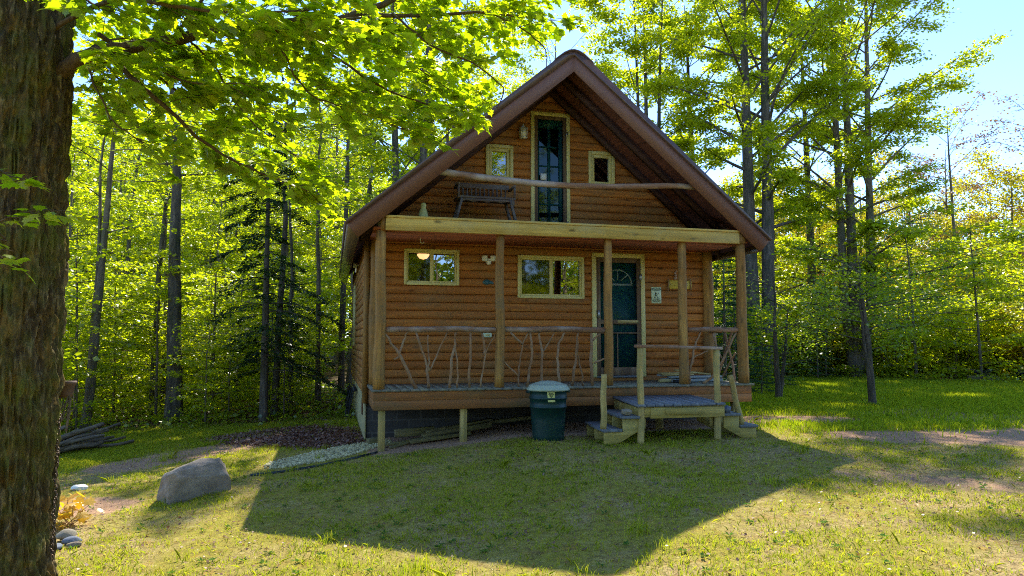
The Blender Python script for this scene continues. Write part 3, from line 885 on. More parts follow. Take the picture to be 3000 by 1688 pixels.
cx, cz, rf = 4.46, 1.72, .29
arcp = [(cx + rf * math.cos(a), cz + rf * math.sin(a)) for a in np.linspace(0, PI, 17)]
arci = [(cx + (rf - .03) * math.cos(a), cz + .03 + (rf - .03) * .93 * math.sin(a)) for a in np.linspace(PI, 0, 17)]
for k in range(16):
    fan.prism([arcp[k], arcp[k + 1], arci[15 - k], arci[16 - k]], lambda p, q: (p[0], q, p[1]), WY - .006, WY + .012)
fan.bx(cx - rf, cx + rf, WY - .006, WY + .012, cz - .005, cz + .03)
for a in (PI / 4, PI / 2, 3 * PI / 4):
    fan.bar((cx + .08 * math.cos(a), WY + .003, cz + .02 + .08 * math.sin(a)), (cx + (rf - .02) * math.cos(a), WY + .003, cz + (rf - .02) * math.sin(a)), .016, .016, (0, 1, 0))
fan.build('fanlight', M['white'], do)
MB().bx(4.865, 4.905, WY - .075, WY - .05, 1.82, 1.93).build('hinge', M['metalgrey'], ed)
# window trim on the side wall
MB().bx(XL - .06, XL - .01, 6.3, 6.38, .6, 2.0).bx(XL - .06, XL - .01, 7.1, 7.18, .6, 2.0).bx(XL - .06, XL - .01, 6.38, 7.1, 1.92, 2.0).bx(XL - .06, XL - .01, 6.38, 7.1, .6, .68).build('side_window', M['trim'], cabin)

# ------------------------------------------------------------------ things on the cabin
def text(body, size, loc, parent, mat, name='lettering', ext=.0015, rot=(R(90), 0, 0)):
    cu = bpy.data.curves.new(name, 'FONT')
    cu.body = body; cu.size = size; cu.align_x = 'CENTER'; cu.align_y = 'CENTER'; cu.extrude = ext
    cu.materials.append(mat)
    tmp = bpy.data.objects.new(name, cu)
    col.objects.link(tmp)
    bpy.context.view_layer.update()
    me = bpy.data.meshes.new_from_object(tmp)
    bpy.data.objects.remove(tmp)
    o = bpy.data.objects.new(name, me)
    col.objects.link(o)
    o.parent = parent
    o.location = Vector(loc) - Vector(wloc(parent))
    o.rotation_euler = rot
    return o

la = thing('wall_lantern', 'white glass wall lantern beside the loft door', 'lamp', (2.64, WY - .03, 4.30))
MB().bx(2.60, 2.68, WY - .05, WY - .02, 4.34, 4.50).bar((2.64, WY - .04, 4.47), (2.64, WY - .12, 4.52), .015, .015).build('bracket', M['white'], la)
mb = MB()
for sx in (-1, 1):
    for sy in (-1, 1):
        mb.bar((2.645 + sx * .05, WY - .12 + sy * .05, 4.30), (2.645 + sx * .055, WY - .12 + sy * .055, 4.47), .01, .01, (0, 1, 0))
mb.bx(2.585, 2.705, WY - .18, WY - .06, 4.285, 4.30)
mb.lathe([(.085, .17), (.07, .185), (.03, .22), (.012, .24), (0.001, .27)], (2.645, WY - .12, 4.30), 4)
mb.build('cage', M['white'], la)
MB().bx(2.605, 2.685, WY - .16, WY - .08, 4.305, 4.46).build('glass', M['white'], la)

def flood(loc, label, ax_):
    o = thing('flood_light', label, 'lamp', loc)
    x, y, z = loc
    if ax_ == 'x':
        MB().lathe([(.001, -.035), (.05, -.03), (.06, 0), (.05, .03), (.001, .035)], (x, y - .01, z), 14).build('mount', M['white'], o, smooth=True)
        for s_ in (-1, 1):
            c = (x + s_ * .075, y - .05, z + .03)
            MB().tube([(x, y - .02, z), (x + s_ * .05, y - .05, z + .02)], .015, 8).lathe([(.001, -.05), (.04, -.045), (.048, 0), (.055, .045), (.001, .05)], c, 14).build('lamp_head', M['white'], o, smooth=True)
        MB().lathe([(.001, -.05), (.035, -.04), (.045, 0), (.04, .03), (.001, .03)], (x, y - .05, z - .035), 14).build('motion_sensor', M['white'], o, smooth=True)
    else:
        MB().lathe([(.001, -.03), (.05, -.02), (.06, .02), (.001, .03)], (x - .02, y, z), 14).build('mount', M['white'], o, smooth=True)
        for s_ in (-1, 1):
            MB().tube([(x - .03, y, z), (x - .06, y + s_ * .09, z), (x - .10, y + s_ * .13, z - .02)], [.014, .03, .045], 10).build('lamp_head', M['white'], o, smooth=True)
        MB().tube([(x - .05, y, z - .02), (x - .07, y, z - .16)], .02, 8).build('motion_sensor', M['white'], o, smooth=True)
flood((2.03, WY - .05, 2.10), 'white twin head flood light on front wall between the porch windows', 'x')
flood((XL - .03, 4.3, 2.28), 'white flood light high on the left side wall under the eave', 'y')
o = thing('wall_fish_plaque', 'dark teal fish shaped ornament on front wall below the flood light', 'ornament', (2.02, WY - .04, 1.68))
MB().prism([(1.93, 1.72), (1.96, 1.76), (2.02, 1.775), (2.07, 1.745), (2.12, 1.73), (2.13, 1.685), (2.07, 1.69), (2.0, 1.675), (1.95, 1.69)][::-1], lambda p, q: (p[0], q, p[1]), WY - .055, WY - .03).build('body', M['teal'], o, bevel=.005)
o = thing('outlet_box', 'small pale green weatherproof outlet box low on the front wall', 'outlet', (2.02, WY - .05, .77))
MB().bx(1.94, 2.09, WY - .075, WY - .025, .77, .845).build('housing', M['signface'], o, bevel=.004)
MB().bx(1.985, 2.05, WY - .085, WY - .074, .80, .832).build('cover', M['trim'], o)
o = thing('ceiling_hook', 'thin pale wire hook hanging from the porch ceiling', 'hook', (.775, .7, 2.37))
hp = [(.775, .7, 2.375), (.775, .7, 2.33), (.772, .7, 2.30)] + [(.80 - .032 * math.cos(a), .7, 2.295 - .025 * math.sin(a)) for a in np.linspace(0, PI, 6)]
MB().tube(hp, .005, 6).build('wire', M['white'], o)

sg = thing('warning_sign', 'pale green warning sign with walking figure beside the entry door', 'sign', (5.21, WY - .035, 1.40))
MB().bx(5.112, 5.310, WY - .036, WY - .030, 1.40, 1.70).build('panel', M['signface'], sg, bevel=.004)
mb = MB()
ov = [(5.211 + .088 * math.copysign(abs(math.cos(a)) ** .6, math.cos(a)), 1.659 + .028 * math.sin(a)) for a in np.linspace(0, 2 * PI, 25)[:-1]]
ovi = [(5.211 + (p[0] - 5.211) * .90, 1.659 + (p[1] - 1.659) * .72) for p in ov]
for k in range(24):
    k2 = (k + 1) % 24
    mb.prism([ov[k], ov[k2], ovi[k2], ovi[k]], lambda p, q: (p[0], q, p[1]), WY - .0385, WY - .0365)
mb.build('oval_border', M['ink'], sg)
text('WARNING', .030, (5.211, WY - .038, 1.659), sg, M['ink'])
mb = MB()
for seg in ([(5.195, 1.60), (5.20, 1.555)], [(5.20, 1.56), (5.185, 1.525), (5.165, 1.505)], [(5.20, 1.56), (5.225, 1.525), (5.235, 1.50)], [(5.20, 1.59), (5.18, 1.57), (5.175, 1.55)], [(5.20, 1.59), (5.222, 1.57), (5.24, 1.565)], [(5.165, 1.505), (5.20, 1.503)], [(5.235, 1.50), (5.262, 1.497)], [(5.25, 1.575), (5.262, 1.593)]):
    w = .016 if seg[0] == (5.195, 1.60) else .009
    for a, b in zip(seg[:-1], seg[1:]):
        mb.bar((a[0], WY - .0375, a[1]), (b[0], WY - .0375, b[1]), .002, w, (0, 0.01, 1) if abs(a[0] - b[0]) > .001 else (1, 0, 0))
mb.lathe([(.001, 0), (.013, .001), (.013, .002), (.001, .003)], (5.195, WY - .038, 1.607), 12)
mb.build('walking_figure', M['ink'], sg)
text('PROPERTY', .028, (5.211, WY - .038, 1.476), sg, M['ink'])
text('PROTECTED BY', .024, (5.211, WY - .038, 1.452), sg, M['ink'])
text('SASQUATCH', .026, (5.211, WY - .038, 1.427), sg, M['ink'])

pq = thing('wooden_plaque', 'yellow wooden plaque with carved ornament half hidden by the fourth porch post', 'plaque', (5.69, WY - .05, 1.66))
MB().bx(5.45, 5.925, WY - .055, WY - .035, 1.675, 1.83).build('board', M['plaque'], pq, bevel=.004)
MB().tube([(5.44, WY - .06, 1.62), (5.45, WY - .06, 1.86)], .012, 7).build('side_twig', M['twig'], pq)
MB().tube([(5.90, WY - .06, 1.65), (5.895, WY - .06, 1.86)], .012, 7).build('side_twig', M['twig'], pq)
mb = MB()
for i, (a, b, r) in enumerate([(5.59, 1.87, .03), (5.60, 1.92, .025), (5.585, 1.965, .022), (5.61, 2.0, .018), (5.78, 1.86, .02)]):
    mb.lathe([(.001, -r), (r * .7, -r * .7), (r, 0), (r * .7, r * .7), (.001, r)], (a, WY - .055, b), 8)
mb.build('carved_ornament', M['bearbrown'], pq, smooth=True)
text('C', .05, (5.50, WY - .057, 1.755), pq, M['ink'])
text('C', .05, (5.83, WY - .057, 1.755), pq, M['ink'])

# lamps inside the room
o = thing('hanging_lamp', 'lit warm globe lamp seen through the left porch window', 'lamp', (1.05, 2.6, 2.28))
MB().lathe([(.001, -.07), (.07, -.05), (.11, 0), (.115, .03), (.001, .035)], (1.06, 2.6, 2.30), 20).build('shade', M['lamp_glow'], o, smooth=True)
MB().bx(1.05, 1.07, 2.59, 2.61, 2.33, 2.42).build('stem', M['white'], o)
o = thing('pendant_lamp', 'white ribbed pendant lamp shade seen through the right porch window', 'lamp', (3.04, 2.6, 1.70))
MB().lathe([(.135, -.06), (.13, -.03), (.10, .03), (.05, .07), (.02, .08)], (3.02, 2.6, 1.77), 20).build('shade', M['white'], o, smooth=True)
MB().tube([(3.02, 2.6, 1.84), (3.02, 2.6, 2.42)], .006, 6).build('cord', M['white'], o)

# bench on the loft porch
be = thing('balcony_bench', 'weathered slatted bench on the loft porch under the left loft window', 'bench', (1.85, .85, 2.56))
yf, yb2 = .72, 1.12
MB().bx(1.38, 2.36, yf, yb2, 3.055, 3.09).build('seat', M['bench'], be, bevel=.004)
mb = MB()
ap = [(1.42, 3.05), (2.34, 3.05)]
bot = [(1.42 + .92 * q, 2.985 + .028 * abs(math.sin(q * PI * 4)) - (.05 if q < .04 or q > .96 else 0)) for q in np.linspace(1, 0, 41)]
mb.prism((ap + bot)[::-1], lambda p, q: (p[0], q, p[1]), yf + .01, yf + .035)
mb.build('scalloped_apron', M['bench'], be)
for sx, x0, x1 in ((0, 1.45, 1.33), (1, 2.27, 2.40)):
    for yv in (yf + .03, yb2 - .05):
        MB().bar((x0, yv, 3.05), (x1, yv, 2.565), .04, .055, (0, 1, 0)).build('leg', M['bench'], be)
MB().bx(1.40, 2.34, yb2 - .02, yb2 + .02, 3.30, 3.38).bx(1.40, 2.34, yb2 - .02, yb2 + .02, 3.09, 3.12).build('back_rail', M['bench'], be, bevel=.004)
for q in np.linspace(1.46, 2.28, 12):
    MB().bx(q - .012, q + .012, yb2 - .012, yb2 + .012, 3.12, 3.30).build('slat', M['bench'], be)
for x0 in (1.395, 2.345):
    MB().bx(x0 - .02, x0 + .02, yf, yb2, 3.27, 3.30).bar((x0, yf + .03, 3.09), (x0, yf + .03, 3.28), .03, .03, (0, 1, 0)).build('armrest', M['bench'], be)
# carved figure
ow = thing('carved_owl_figure', 'small yellowish carved figure standing at left end of the loft beam', 'ornament', (.76, .25, 2.56))
MB().lathe([(.001, 0), (.075, .0), (.082, .04), (.07, .11), (.05, .17), (.038, .20), (.045, .23), (.035, .265), (.001, .28)], (.76, .25, 2.562), 16, sy=.8).build('body', M['carve'], ow, smooth=True)
MB().lathe([(.001, 0), (.085, 0), (.085, .012), (.001, .014)], (.76, .25, 2.561), 16).build('base', M['black'], ow)
MB().bar((.80, .2, 2.6), (.835, .2, 2.575), .03, .03, (0, 1, 0)).build('tail', M['carve'], ow)

# planks on the porch deck
pk = [('new', (5.02, .78, .035), (6.1, .95, .03), .14, .05), ('newplank', (4.87, .62, .028), (5.12, .63, .028), .09, .05), ('newplank', (5.0, .72, .12), (5.6, .80, .12), .12, .02),
      ('newplank', (4.97, .80, .145), (5.7, .86, .145), .13, .022), ('greyplank', (5.08, .55, .03), (6.05, .62, .03), .12, .045), ('greyplank', (5.1, .7, .082), (6.1, .72, .082), .14, .038),
      ('greyplank', (5.0, .9, .105), (6.15, .95, .06), .13, .03), ('newplank', (5.35, .95, .19), (5.98, .88, .115), .13, .03)]
plabs = ['pale plank at the bottom back of the porch stack', 'short yellow block of lumber left of the stacked porch planks', 'thin yellow plank near top left of the porch stack',
         'topmost yellow board at left end of the porch stack', 'grey front board lying flat on the porch deck', 'grey board in the middle of the porch stack', 'long grey board at the back of the porch stack',
         'pale board leaning tilted on top of the porch stack']
for (m_, a, b, w, h), lb in zip(pk, plabs):
    o = MB().bar(a, b, w, h).build('lumber_plank', M['greyplank' if m_ == 'new' else m_], bevel=.003)
    tag(o, lb, 'plank', 'planks piled on the porch deck')
o = MB().bar((5.05, .42, .025), (5.25, .44, .025), .12, .05).build('tool_case', M['black'], bevel=.01)
tag(o, 'small black case beside the planks on the porch', 'case')

# old planks under the deck
up = [((-.0, .75, 0), (.18, .8, 0), .16, .10, 'rounded yellow log end behind left deck leg'), ((.42, .85, .06), (1.05, .9, .06), .1, .12, 'short mossy timber lying under the deck'),
      ((.9, .75, .08), (2.0, .95, .14), .14, .06, 'upper mossy board under the deck by second leg'), ((.82, .62, .03), (1.95, .82, .08), .14, .08, 'lower mossy board under the deck by second leg'),
      ((.6, .4, .02), (1.55, .55, .03), .16, .05, 'flat weathered board lying in front of the mossy timbers'), ((1.9, 1.0, .10), (2.7, 1.05, .13), .12, .06, 'long board under deck running behind the green bin'),
      ((.15, .35, .02), (.75, .5, .04), .10, .03, 'thin dark board end beside the left deck leg'), ((.3, .25, .0), (.9, .62, .05), .06, .03, 'thin splintered stick under the left end of deck')]
for a, b, w, h, lb in up:
    a = (a[0], a[1], float(gz(a[0], a[1])) + a[2] + h / 2); b = (b[0], b[1], float(gz(b[0], b[1])) + b[2] + h / 2)
    tag(MB().bar(a, b, w, h).build('old_board', M['oldplank'], bevel=.004), lb, 'board', 'old boards under the deck')

# ------------------------------------------------------------------ porch stairs
st = thing('porch_stairs', 'greenish wooden landing with short steps down both sides in front of the porch', 'stairs', (4.35, -.6, -.76))
ZT = -.165
FLx, FRx, RLx, RRx, YF = 3.60, 4.98, 3.76, 5.12, -1.28
mb = MB()
nb = 10
for k in range(nb):
    q0, q1 = k / nb + .002, (k + 1) / nb - .006
    a0 = FLx + (FRx - FLx) * q0; a1 = FLx + (FRx - FLx) * q1
    b0 = RLx + (RRx - RLx) * q0; b1 = RLx + (RRx - RLx) * q1
    e = random.uniform(-.012, .012)
    V = [(a0, YF + e, ZT - .02), (a1, YF + e, ZT - .02), (b1, .02, ZT), (b0, .02, ZT)]
    V2 = [(p[0], p[1], p[2] - .036) for p in V]
    mb.add(V + V2, [(0, 1, 2, 3), (7, 6, 5, 4), (0, 4, 5, 1), (1, 5, 6, 2), (2, 6, 7, 3), (3, 7, 4, 0)])
mb.build('landing_boards', M['greydeck'], st)
ZB = ZT - .062
mb = MB()
mb.bx(3.72, 4.97, YF + .04, YF + .08, ZB - .14, ZB - .0)
mb.bar((3.66, YF + .08, ZB - .08), (3.80, .0, ZB - .06), .04, .14).bar((4.94, YF + .08, ZB - .08), (5.08, .0, ZB - .06), .04, .14)
mb.build('landing_frame', M['treated'], st, bevel=.003)
MB().bx(3.80, 4.96, YF + .0, YF + .038, ZB - .155, ZB - .012).build('front_board', M['treated'], st, bevel=.003)
MB().bx(4.02, 4.62, YF - .03, YF - .002, ZB - .105, ZB - .015).build('front_block', M['treated'], st, bevel=.003)
for (x_, z1) in ((3.67, .615), (4.88, .58)):
    z0 = float(gz(x_, YF)) - .05
    logpost(x_, YF + .06, z0, z1, .047, seed=int(x_ * 10), mat='treated_z', name='landing_post', parent=st)
MB().bar((3.60, YF + .06, .635), (4.96, YF + .06, .60), .10, .045).build('handrail', M['logx'], st, bevel=.008)
def steps(sgn, x0):
    # x0 landing edge; treads run front to back
    for k, (dx0, dx1, z) in enumerate(((0.0, .27, -.345), (.27, .55, -.52))):
        a, b = sorted((x0 + sgn * dx0, x0 + sgn * dx1))
        sh = .0
        V = []
        for zz in (z, z - .036):
            V += [(a, YF + .02, zz), (b, YF + .02, zz), (b + .10, -.25, zz), (a + .10, -.25, zz)]
        MB().add(V, [(0, 1, 2, 3), (7, 6, 5, 4), (0, 4, 5, 1), (1, 5, 6, 2), (2, 6, 7, 3), (3, 7, 4, 0)]).build('tread', M['greytread'], st, bevel=.003)
    for yv in (YF + .05, -.75, -.32):
        off = (yv - YF) / 1.0 * .10
        X0 = x0 + off
        pts = [(X0 + sgn * .0, -.382), (X0 + sgn * .25, -.382), (X0 + sgn * .25, -.557), (X0 + sgn * .53, -.557), (X0 + sgn * .53, -.72), (X0 + sgn * .36, -.74), (X0, -.55)]
        if sgn > 0: pts = pts[::-1]
        MB().prism(pts, lambda p, q: (p[0], q, p[1]), yv, yv + .04).build('stringer', M['treated'], st, bevel=.003)
steps(-1, 3.64)
steps(1, 4.97)
logpost(3.13, YF + .12, -.52, .24, .042, seed=31, mat='treated_z', name='newel_post', parent=st, dx=.01)
logpost(5.30, YF + .12, -.52, .20, .042, seed=32, mat='treated_z', name='newel_post', parent=st, dx=-.16)
MB().bx(3.70, 3.76, YF + .1, YF + .16, ZB - .3, ZB - .1).bx(4.80, 4.86, YF + .12, YF + .18, ZB - .3, ZB - .1).build('brace_block', M['treated_z'], st)

def rock(name, loc, dims, seed, mat, label, cat='stone', rotz=0, group=None, sub=4, rough=.22, flat=None, smooth=False):
    bm = bmesh.new()
    bmesh.ops.create_icosphere(bm, subdivisions=sub, radius=1)
    V = np.array([v.co[:] for v in bm.verts])
    F = np.array([[v.index for v in f.verts] for f in bm.faces])
    bm.free()
    rg = np.random.default_rng(seed)
    for k in range(14):     # cleave with random planes
        nrm = rg.normal(size=3); nrm /= np.linalg.norm(nrm)
        dd = rg.uniform(.62, .9)
        h = V @ nrm - dd
        V = V - np.clip(h, 0, None)[:, None] * nrm * .9
    V = V * (1 + rough * .35 * (fbm(V[:, 0] * 3 + seed, V[:, 1] * 3 + V[:, 2] * 2.3, 4) - .5))[:, None]
    V = V * np.array(dims) / 2
    if flat is not None:
        V = flat(V)
    c_, s_ = math.cos(rotz), math.sin(rotz)
    V = V @ np.array([[c_, s_, 0], [-s_, c_, 0], [0, 0, 1]])
    V = V + np.array(loc)
    o = MB().add(V, F).build(name, mat, smooth=smooth)
    return tag(o, label, cat, group)
rock('stone', (3.47, YF + .12, -.30), (.20, .16, .11), 5, M['stone'], 'rounded tan stone on the upper left step of the landing', smooth=True)
rock('stone', (5.07, YF + .12, -.29), (.15, .14, .13), 6, M['bluestone'], 'blue grey stone on the upper right step of the landing', smooth=True)

# ------------------------------------------------------------------ rubbish bin
bx_, by_ = 2.535, -.48
bz = float(gz(bx_, by_)) - .01
bn = thing('trash_can', 'dark green plastic trash can with pale domed lid in front of the porch', 'trash can', (bx_, by_, bz))
MB().lathe([(.001, 0), (.222, 0), (.232, .01), (.236, .08), (.25, .30), (.262, .475), (.275, .480), (.275, .50), (.266, .51), (.270, .60), (.280, .605), (.282, .63), (.272, .64), (.278, .735), (.30, .74), (.30, .755), (.27, .755)], (bx_, by_, bz), 48).build('body', M['plastic_green'], bn, smooth=True)
MB().lathe([(.305, .725), (.318, .735), (.318, .752), (.30, .77), (.292, .775), (.28, .80), (.262, .815), (.255, .812), (.20, .835), (.10, .862), (.001, .868)], (bx_, by_, bz), 48).build('lid', M['lid'], bn, smooth=True)
for sx in (-1, 1):
    MB().bx(bx_ + sx * .29 - .035, bx_ + sx * .29 + .035, by_ - .07, by_ + .07, bz + .69, bz + .725).build('handle', M['plastic_green'], bn, bevel=.008)
# sticker bent round the body
mb = MB()
a0 = -PI / 2 - .16
def stk(u, v, off=.003):
    a = a0 - .19 + .38 * u + .04 * (1 - v)
    z = .575 + .14 * v
    r = .262 + (.278 - .262) * (z - .48) / .26 + off + .004
    return (bx_ + r * math.cos(a), by_ + r * math.sin(a), bz + z)
N = 8
V = [stk(i / N, j / 4) for j in range(5) for i in range(N + 1)]
F = [(j * (N + 1) + i, j * (N + 1) + i + 1, (j + 1) * (N + 1) + i + 1, (j + 1) * (N + 1) + i) for j in range(4) for i in range(N)]
sk = mb.add(V, F).build('sticker', M['sticker'], bn)
mb = MB()
for (u0, u1, v0, v1) in ((.2, .8, .86, .94), (.15, .3, .72, .84), (.7, .85, .72, .84), (.34, .66, .70, .80), (.25, .45, .58, .68), (.55, .75, .58, .68), (.4, .6, .47, .57)):
    mb.add([stk(u0, v0, .005), stk(u1, v0, .005), stk(u1, v1, .005), stk(u0, v1, .005)], [(0, 1, 2, 3)])
mb.build('printed_emblem', M['ink'], sk)

# ------------------------------------------------------------------ boulder, stones, logs, chain, cables, edging
def flatb(V):
    V = V.copy()
    # long block, top leaning back to the right
    V[:, 0] += .10 * V[:, 2]
    V[:, 2] += .14 * V[:, 0]
    return V
def boulder():
    n = 40
    u = np.linspace(-1, 1, n)
    P = []; F = []
    for ax_ in range(3):
        for sg_ in (-1, 1):
            A, B = np.meshgrid(u, u)
            q = np.zeros((n * n, 3)); o = [k for k in range(3) if k != ax_]
            q[:, ax_] = sg_; q[:, o[0]] = A.ravel(); q[:, o[1]] = B.ravel()
            b0 = len(P) * n * n
            i = (np.arange(n - 1)[:, None] * n + np.arange(n - 1)[None]).ravel() + b0
            F.append(np.stack([i, i + 1, i + n + 1, i + n], 1)); P.append(q)
    V = np.concatenate(P); F = np.concatenate(F)
    for nrm, dd in (((.9, -.3, .55), 1.15), ((-.35, .2, .9), 1.02), ((.75, .3, -.7), 1.2), ((.9, .5, .2), 1.1), ((-.8, .7, .3), 1.2), ((.15, -.75, .66), 1.08), ((-.9, -.5, .1), 1.22)):
        nn = np.array(nrm) / np.linalg.norm(nrm)
        V = V - np.clip(V @ nn - dd, 0, None)[:, None] * nn
    nz_ = fbm(V[:, 0] * 2.2 + V[:, 1] * .8 + 4, V[:, 2] * 2.2 + V[:, 1] * 1.3, 5) - .5
    nt_ = fbm(V[:, 0] * 5 + 3, V[:, 1] * 5 + V[:, 2] * 3, 4) - .5
    rdir = V / np.linalg.norm(V, axis=1)[:, None]
    V = V + rdir * (nz_ * .16 + nt_ * .10 * (V[:, 2:3].ravel() > .5))[:, None]
    V = V * np.array([.35, .17, .21])
    V[:, 2] += .06 * V[:, 0] + .10 * V[:, 1]
    c_, s_ = math.cos(.62), math.sin(.62)
    V = V @ np.array([[c_, s_, 0], [-s_, c_, 0], [0, 0, 1]])
    V += np.array([-2.08, -1.5, float(gz(-2.0, -1.5)) + .13])
    o = MB().add(V, F).build('boulder', M['rock'])
    return tag(o, 'large angular grey boulder lying on the left lawn', 'boulder')
boulder()
rock('stone', G(-3.55, -.55, .02), (.20, .16, .09), 3, M['white'], 'small white stone on the left lawn beyond the boulder')
for i, (x, y, z, dx, dy, dz, s_, m_, lb) in enumerate([(-2.95, -2.85, .05, .18, .16, .12, 1, 'stone', 'tan stone at top of the small heap by the maple trunk'), (-2.86, -2.98, .03, .17, .12, .08, 2, 'bluestone', 'dark blue grey stone in the heap by the maple trunk'),
        (-2.80, -3.1, .02, .15, .10, .06, 3, 'rock', 'flat brown stone at front of the heap by the maple'), (-3.0, -3.12, .02, .22, .2, .1, 4, 'bluestone', 'half hidden grey stone against the maple trunk')]):
    rock('stone', G(x, y, z), (dx, dy, dz), 20 + s_, M[m_], lb, group='stones at the foot of the maple', sub=3)

# rotten log heap on the left
rg = np.random.default_rng(4)
for i in range(18):
    x0 = -5.5 + rg.uniform(-.3, .4); y0 = 2.6 + rg.uniform(-.4, .6)
    L = rg.uniform(.8, 1.35); a = rg.uniform(.25, .75)
    p0 = G(x0, y0, .04 + .03 * (i % 3)); x1, y1 = x0 + L * math.cos(a), y0 + L * math.sin(a)
    p1 = G(x1, y1, .08 + .022 * i)
    k = 7
    tt = np.linspace(0, 1, k)[:, None]
    P = np.array(p0) * (1 - tt) + np.array(p1) * tt + rg.normal(size=(k, 3)) * .015
    o = MB().tube(P, np.linspace(.055, .03, k) * rg.uniform(.5, 1.2), 9, True, .12, rg).build('dead_log', M['driftwood'])
    tag(o, ['split grey log', 'dark rotten log', 'short mossy log', 'pale bare log', 'thin crooked log', 'long leaning log', 'broken brown log', 'bark stripped log', 'topmost slanting log', 'flat splintered log', 'narrow bleached log', 'half buried log', 'forked grey log', 'knotty dark log', 'wedge ended log', 'hollow short log', 'moss streaked log', 'lowest front log'][i] + ' in the heap at the left forest edge', 'log', 'dead logs heaped at the forest edge')

# gravel bed with black edging left of the porch
rg = np.random.default_rng(8)
bm = bmesh.new(); bmesh.ops.create_icosphere(bm, subdivisions=1, radius=1)
IV = np.array([v.co[:] for v in bm.verts]); IF = np.array([[v.index for v in f.verts] for f in bm.faces]); bm.free()
mb = MB()
cnt = 0
while cnt < 2600:
    x = rg.uniform(-1.7, .6); y = rg.uniform(-.7, 1.6)
    q = (x + .55) * .80 + (y - .35) * .60; w_ = -(x + .55) * .60 + (y - .35) * .80
    if (q / 1.05) ** 2 + (w_ / .40) ** 2 > 1 + rg.uniform(-.12, .12): continue
    s_ = rg.uniform(.012, .028)
    mb.add(IV * s_ * rg.uniform(.6, 1.2, 3) + rg.normal(size=IV.shape) * s_ * .12 + np.array(G(x, y, s_ * .3)), IF)
    cnt += 1
tag(mb.build('gravel', M['gravel']), 'pale gravel bed at the left corner of the porch', kind='stuff')
ed_ = [(-1.55, -.72), (-1.2, -.72), (-.8, -.60), (-.4, -.38), (.0, -.1), (.1, .0)]
mb = MB()
for a, b in zip(ed_[:-1], ed_[1:]):
    mb.bar(G(a[0], a[1], .005), G(b[0], b[1], .005), .012, .05)
tag(mb.build('garden_edging', M['edging']), 'black plastic edging strip along the gravel bed', 'edging')

# cable bundle at the side wall
cb = thing('cable_bundle', 'tangled black cables hanging down the left foundation wall', 'cable', (-.15, 6.3, -1.05))
for i in range(9):
    x0 = -.10 - .03 * (i % 3); y0 = 4.6 + .22 * i
    pts = [(x0, y0, -.30), (x0 - .06, y0 + rg.uniform(-.2, .2), -.55), (x0 - .10, y0 + rg.uniform(-.5, .3), -.85), (x0 - .04, y0 + rg.uniform(-.6, .2), -1.0 - .03 * i)]
    p = np.array(pts); tt = np.linspace(0, 3, 13)
    q = np.stack([np.interp(tt, range(4), p[:, j]) for j in range(3)], 1)
    q[:, 1] += .05 * np.sin(tt * 3 + i)
    MB().tube(q, .011, 6).build('cable', M['black'], cb, smooth=True)
MB().bx(-.13, -.05, 4.5, 6.5, -.33, -.29).build('cable_rail', M['black'], cb)

# fire ring and vehicle at the far right meadow edge
fx, fy_ = 22.4, 10.05
fr_ = thing('fire_ring', 'low grey ring heaped with dark charred wood at far edge of the meadow', 'fire pit', G(fx, fy_))
fz = float(gz(fx, fy_))
MB().lathe([(.50, 0), (.50, .16), (.44, .17), (.43, .02)], (fx, fy_, fz), 28).build('ring', M['stone'], fr_)
for i in range(7):
    a = i * .9
    MB().tube([(fx - .35 * math.cos(a), fy_ - .35 * math.sin(a), fz + .08), (fx + .28 * math.cos(a), fy_ + .28 * math.sin(a), fz + .22 + .03 * i)], .05, 7).build('charred_log', M['charred'], fr_)
vx, vy = 24.9, 9.85
vz = float(gz(vx, vy))
ve = thing('parked_vehicle', 'dark blue low vehicle nose cut off by right edge of the meadow', 'vehicle', (vx, vy, vz))
mb = MB()
prof = [(-1.0, .15), (-1.02, .28), (-.9, .38), (-.5, .47), (.2, .58), (1.0, .62), (2.2, .60), (2.4, .45), (2.4, .15)]
dvx = np.array([.93, -.36]); nvx = np.array([.36, .93])
mb.prism(prof[::-1], lambda p, q: (vx + dvx[0] * p[0] + nvx[0] * q, vy + dvx[1] * p[0] + nvx[1] * q, vz + p[1]), -.5, .5)
mb.build('body', M['navy'], ve, bevel=.05)
for q in (-.5, .5):
    for p_ in (-.45, 1.7):
        c0 = np.array([vx + dvx[0] * p_ + nvx[0] * q, vy + dvx[1] * p_ + nvx[1] * q, vz + .2])
        w = MB().tube([c0 - np.array([*nvx, 0]) * .08, c0 + np.array([*nvx, 0]) * .08], .2, 20).build('wheel', M['black'], ve, smooth=False)
        MB().tube([c0 - np.array([*nvx, 0]) * .09, c0 + np.array([*nvx, 0]) * .09], .11, 16).build('rim', M['metalgrey'], w)

# ------------------------------------------------------------------ foliage
KITE = (np.array([[0, 0, 0], [.42, .5, .07], [1, 0, -.04], [.42, -.5, .07]]), np.array([[0, 1, 2, 3]]))
BLADE = (np.array([[0, -.5, 0], [0, .5, 0], [1, 0, 0]]), np.array([[0, 1, 2]]))
def _maple():
    pts = [(0, 0), (.02, .16), (-.06, .34), (.16, .30), (.20, .52), (.36, .40), (.42, .30), (.56, .36), (.66, .24), (.70, .12), (1, 0)]
    up_ = [(x, y, 0) for x, y in pts]
    dn = [(x, -y, 0) for x, y in pts[-2:0:-1]]
    V = np.array([(.28, 0, -.02)] + up_ + dn)
    r = np.hypot(V[:, 0] - .28, V[:, 1])
    V[:, 2] = -.25 * r ** 2
    n = len(V) - 1
    return V, np.array([[0, 1 + i, 1 + (i + 1) % n] for i in range(n)])
MAPLE = _maple()
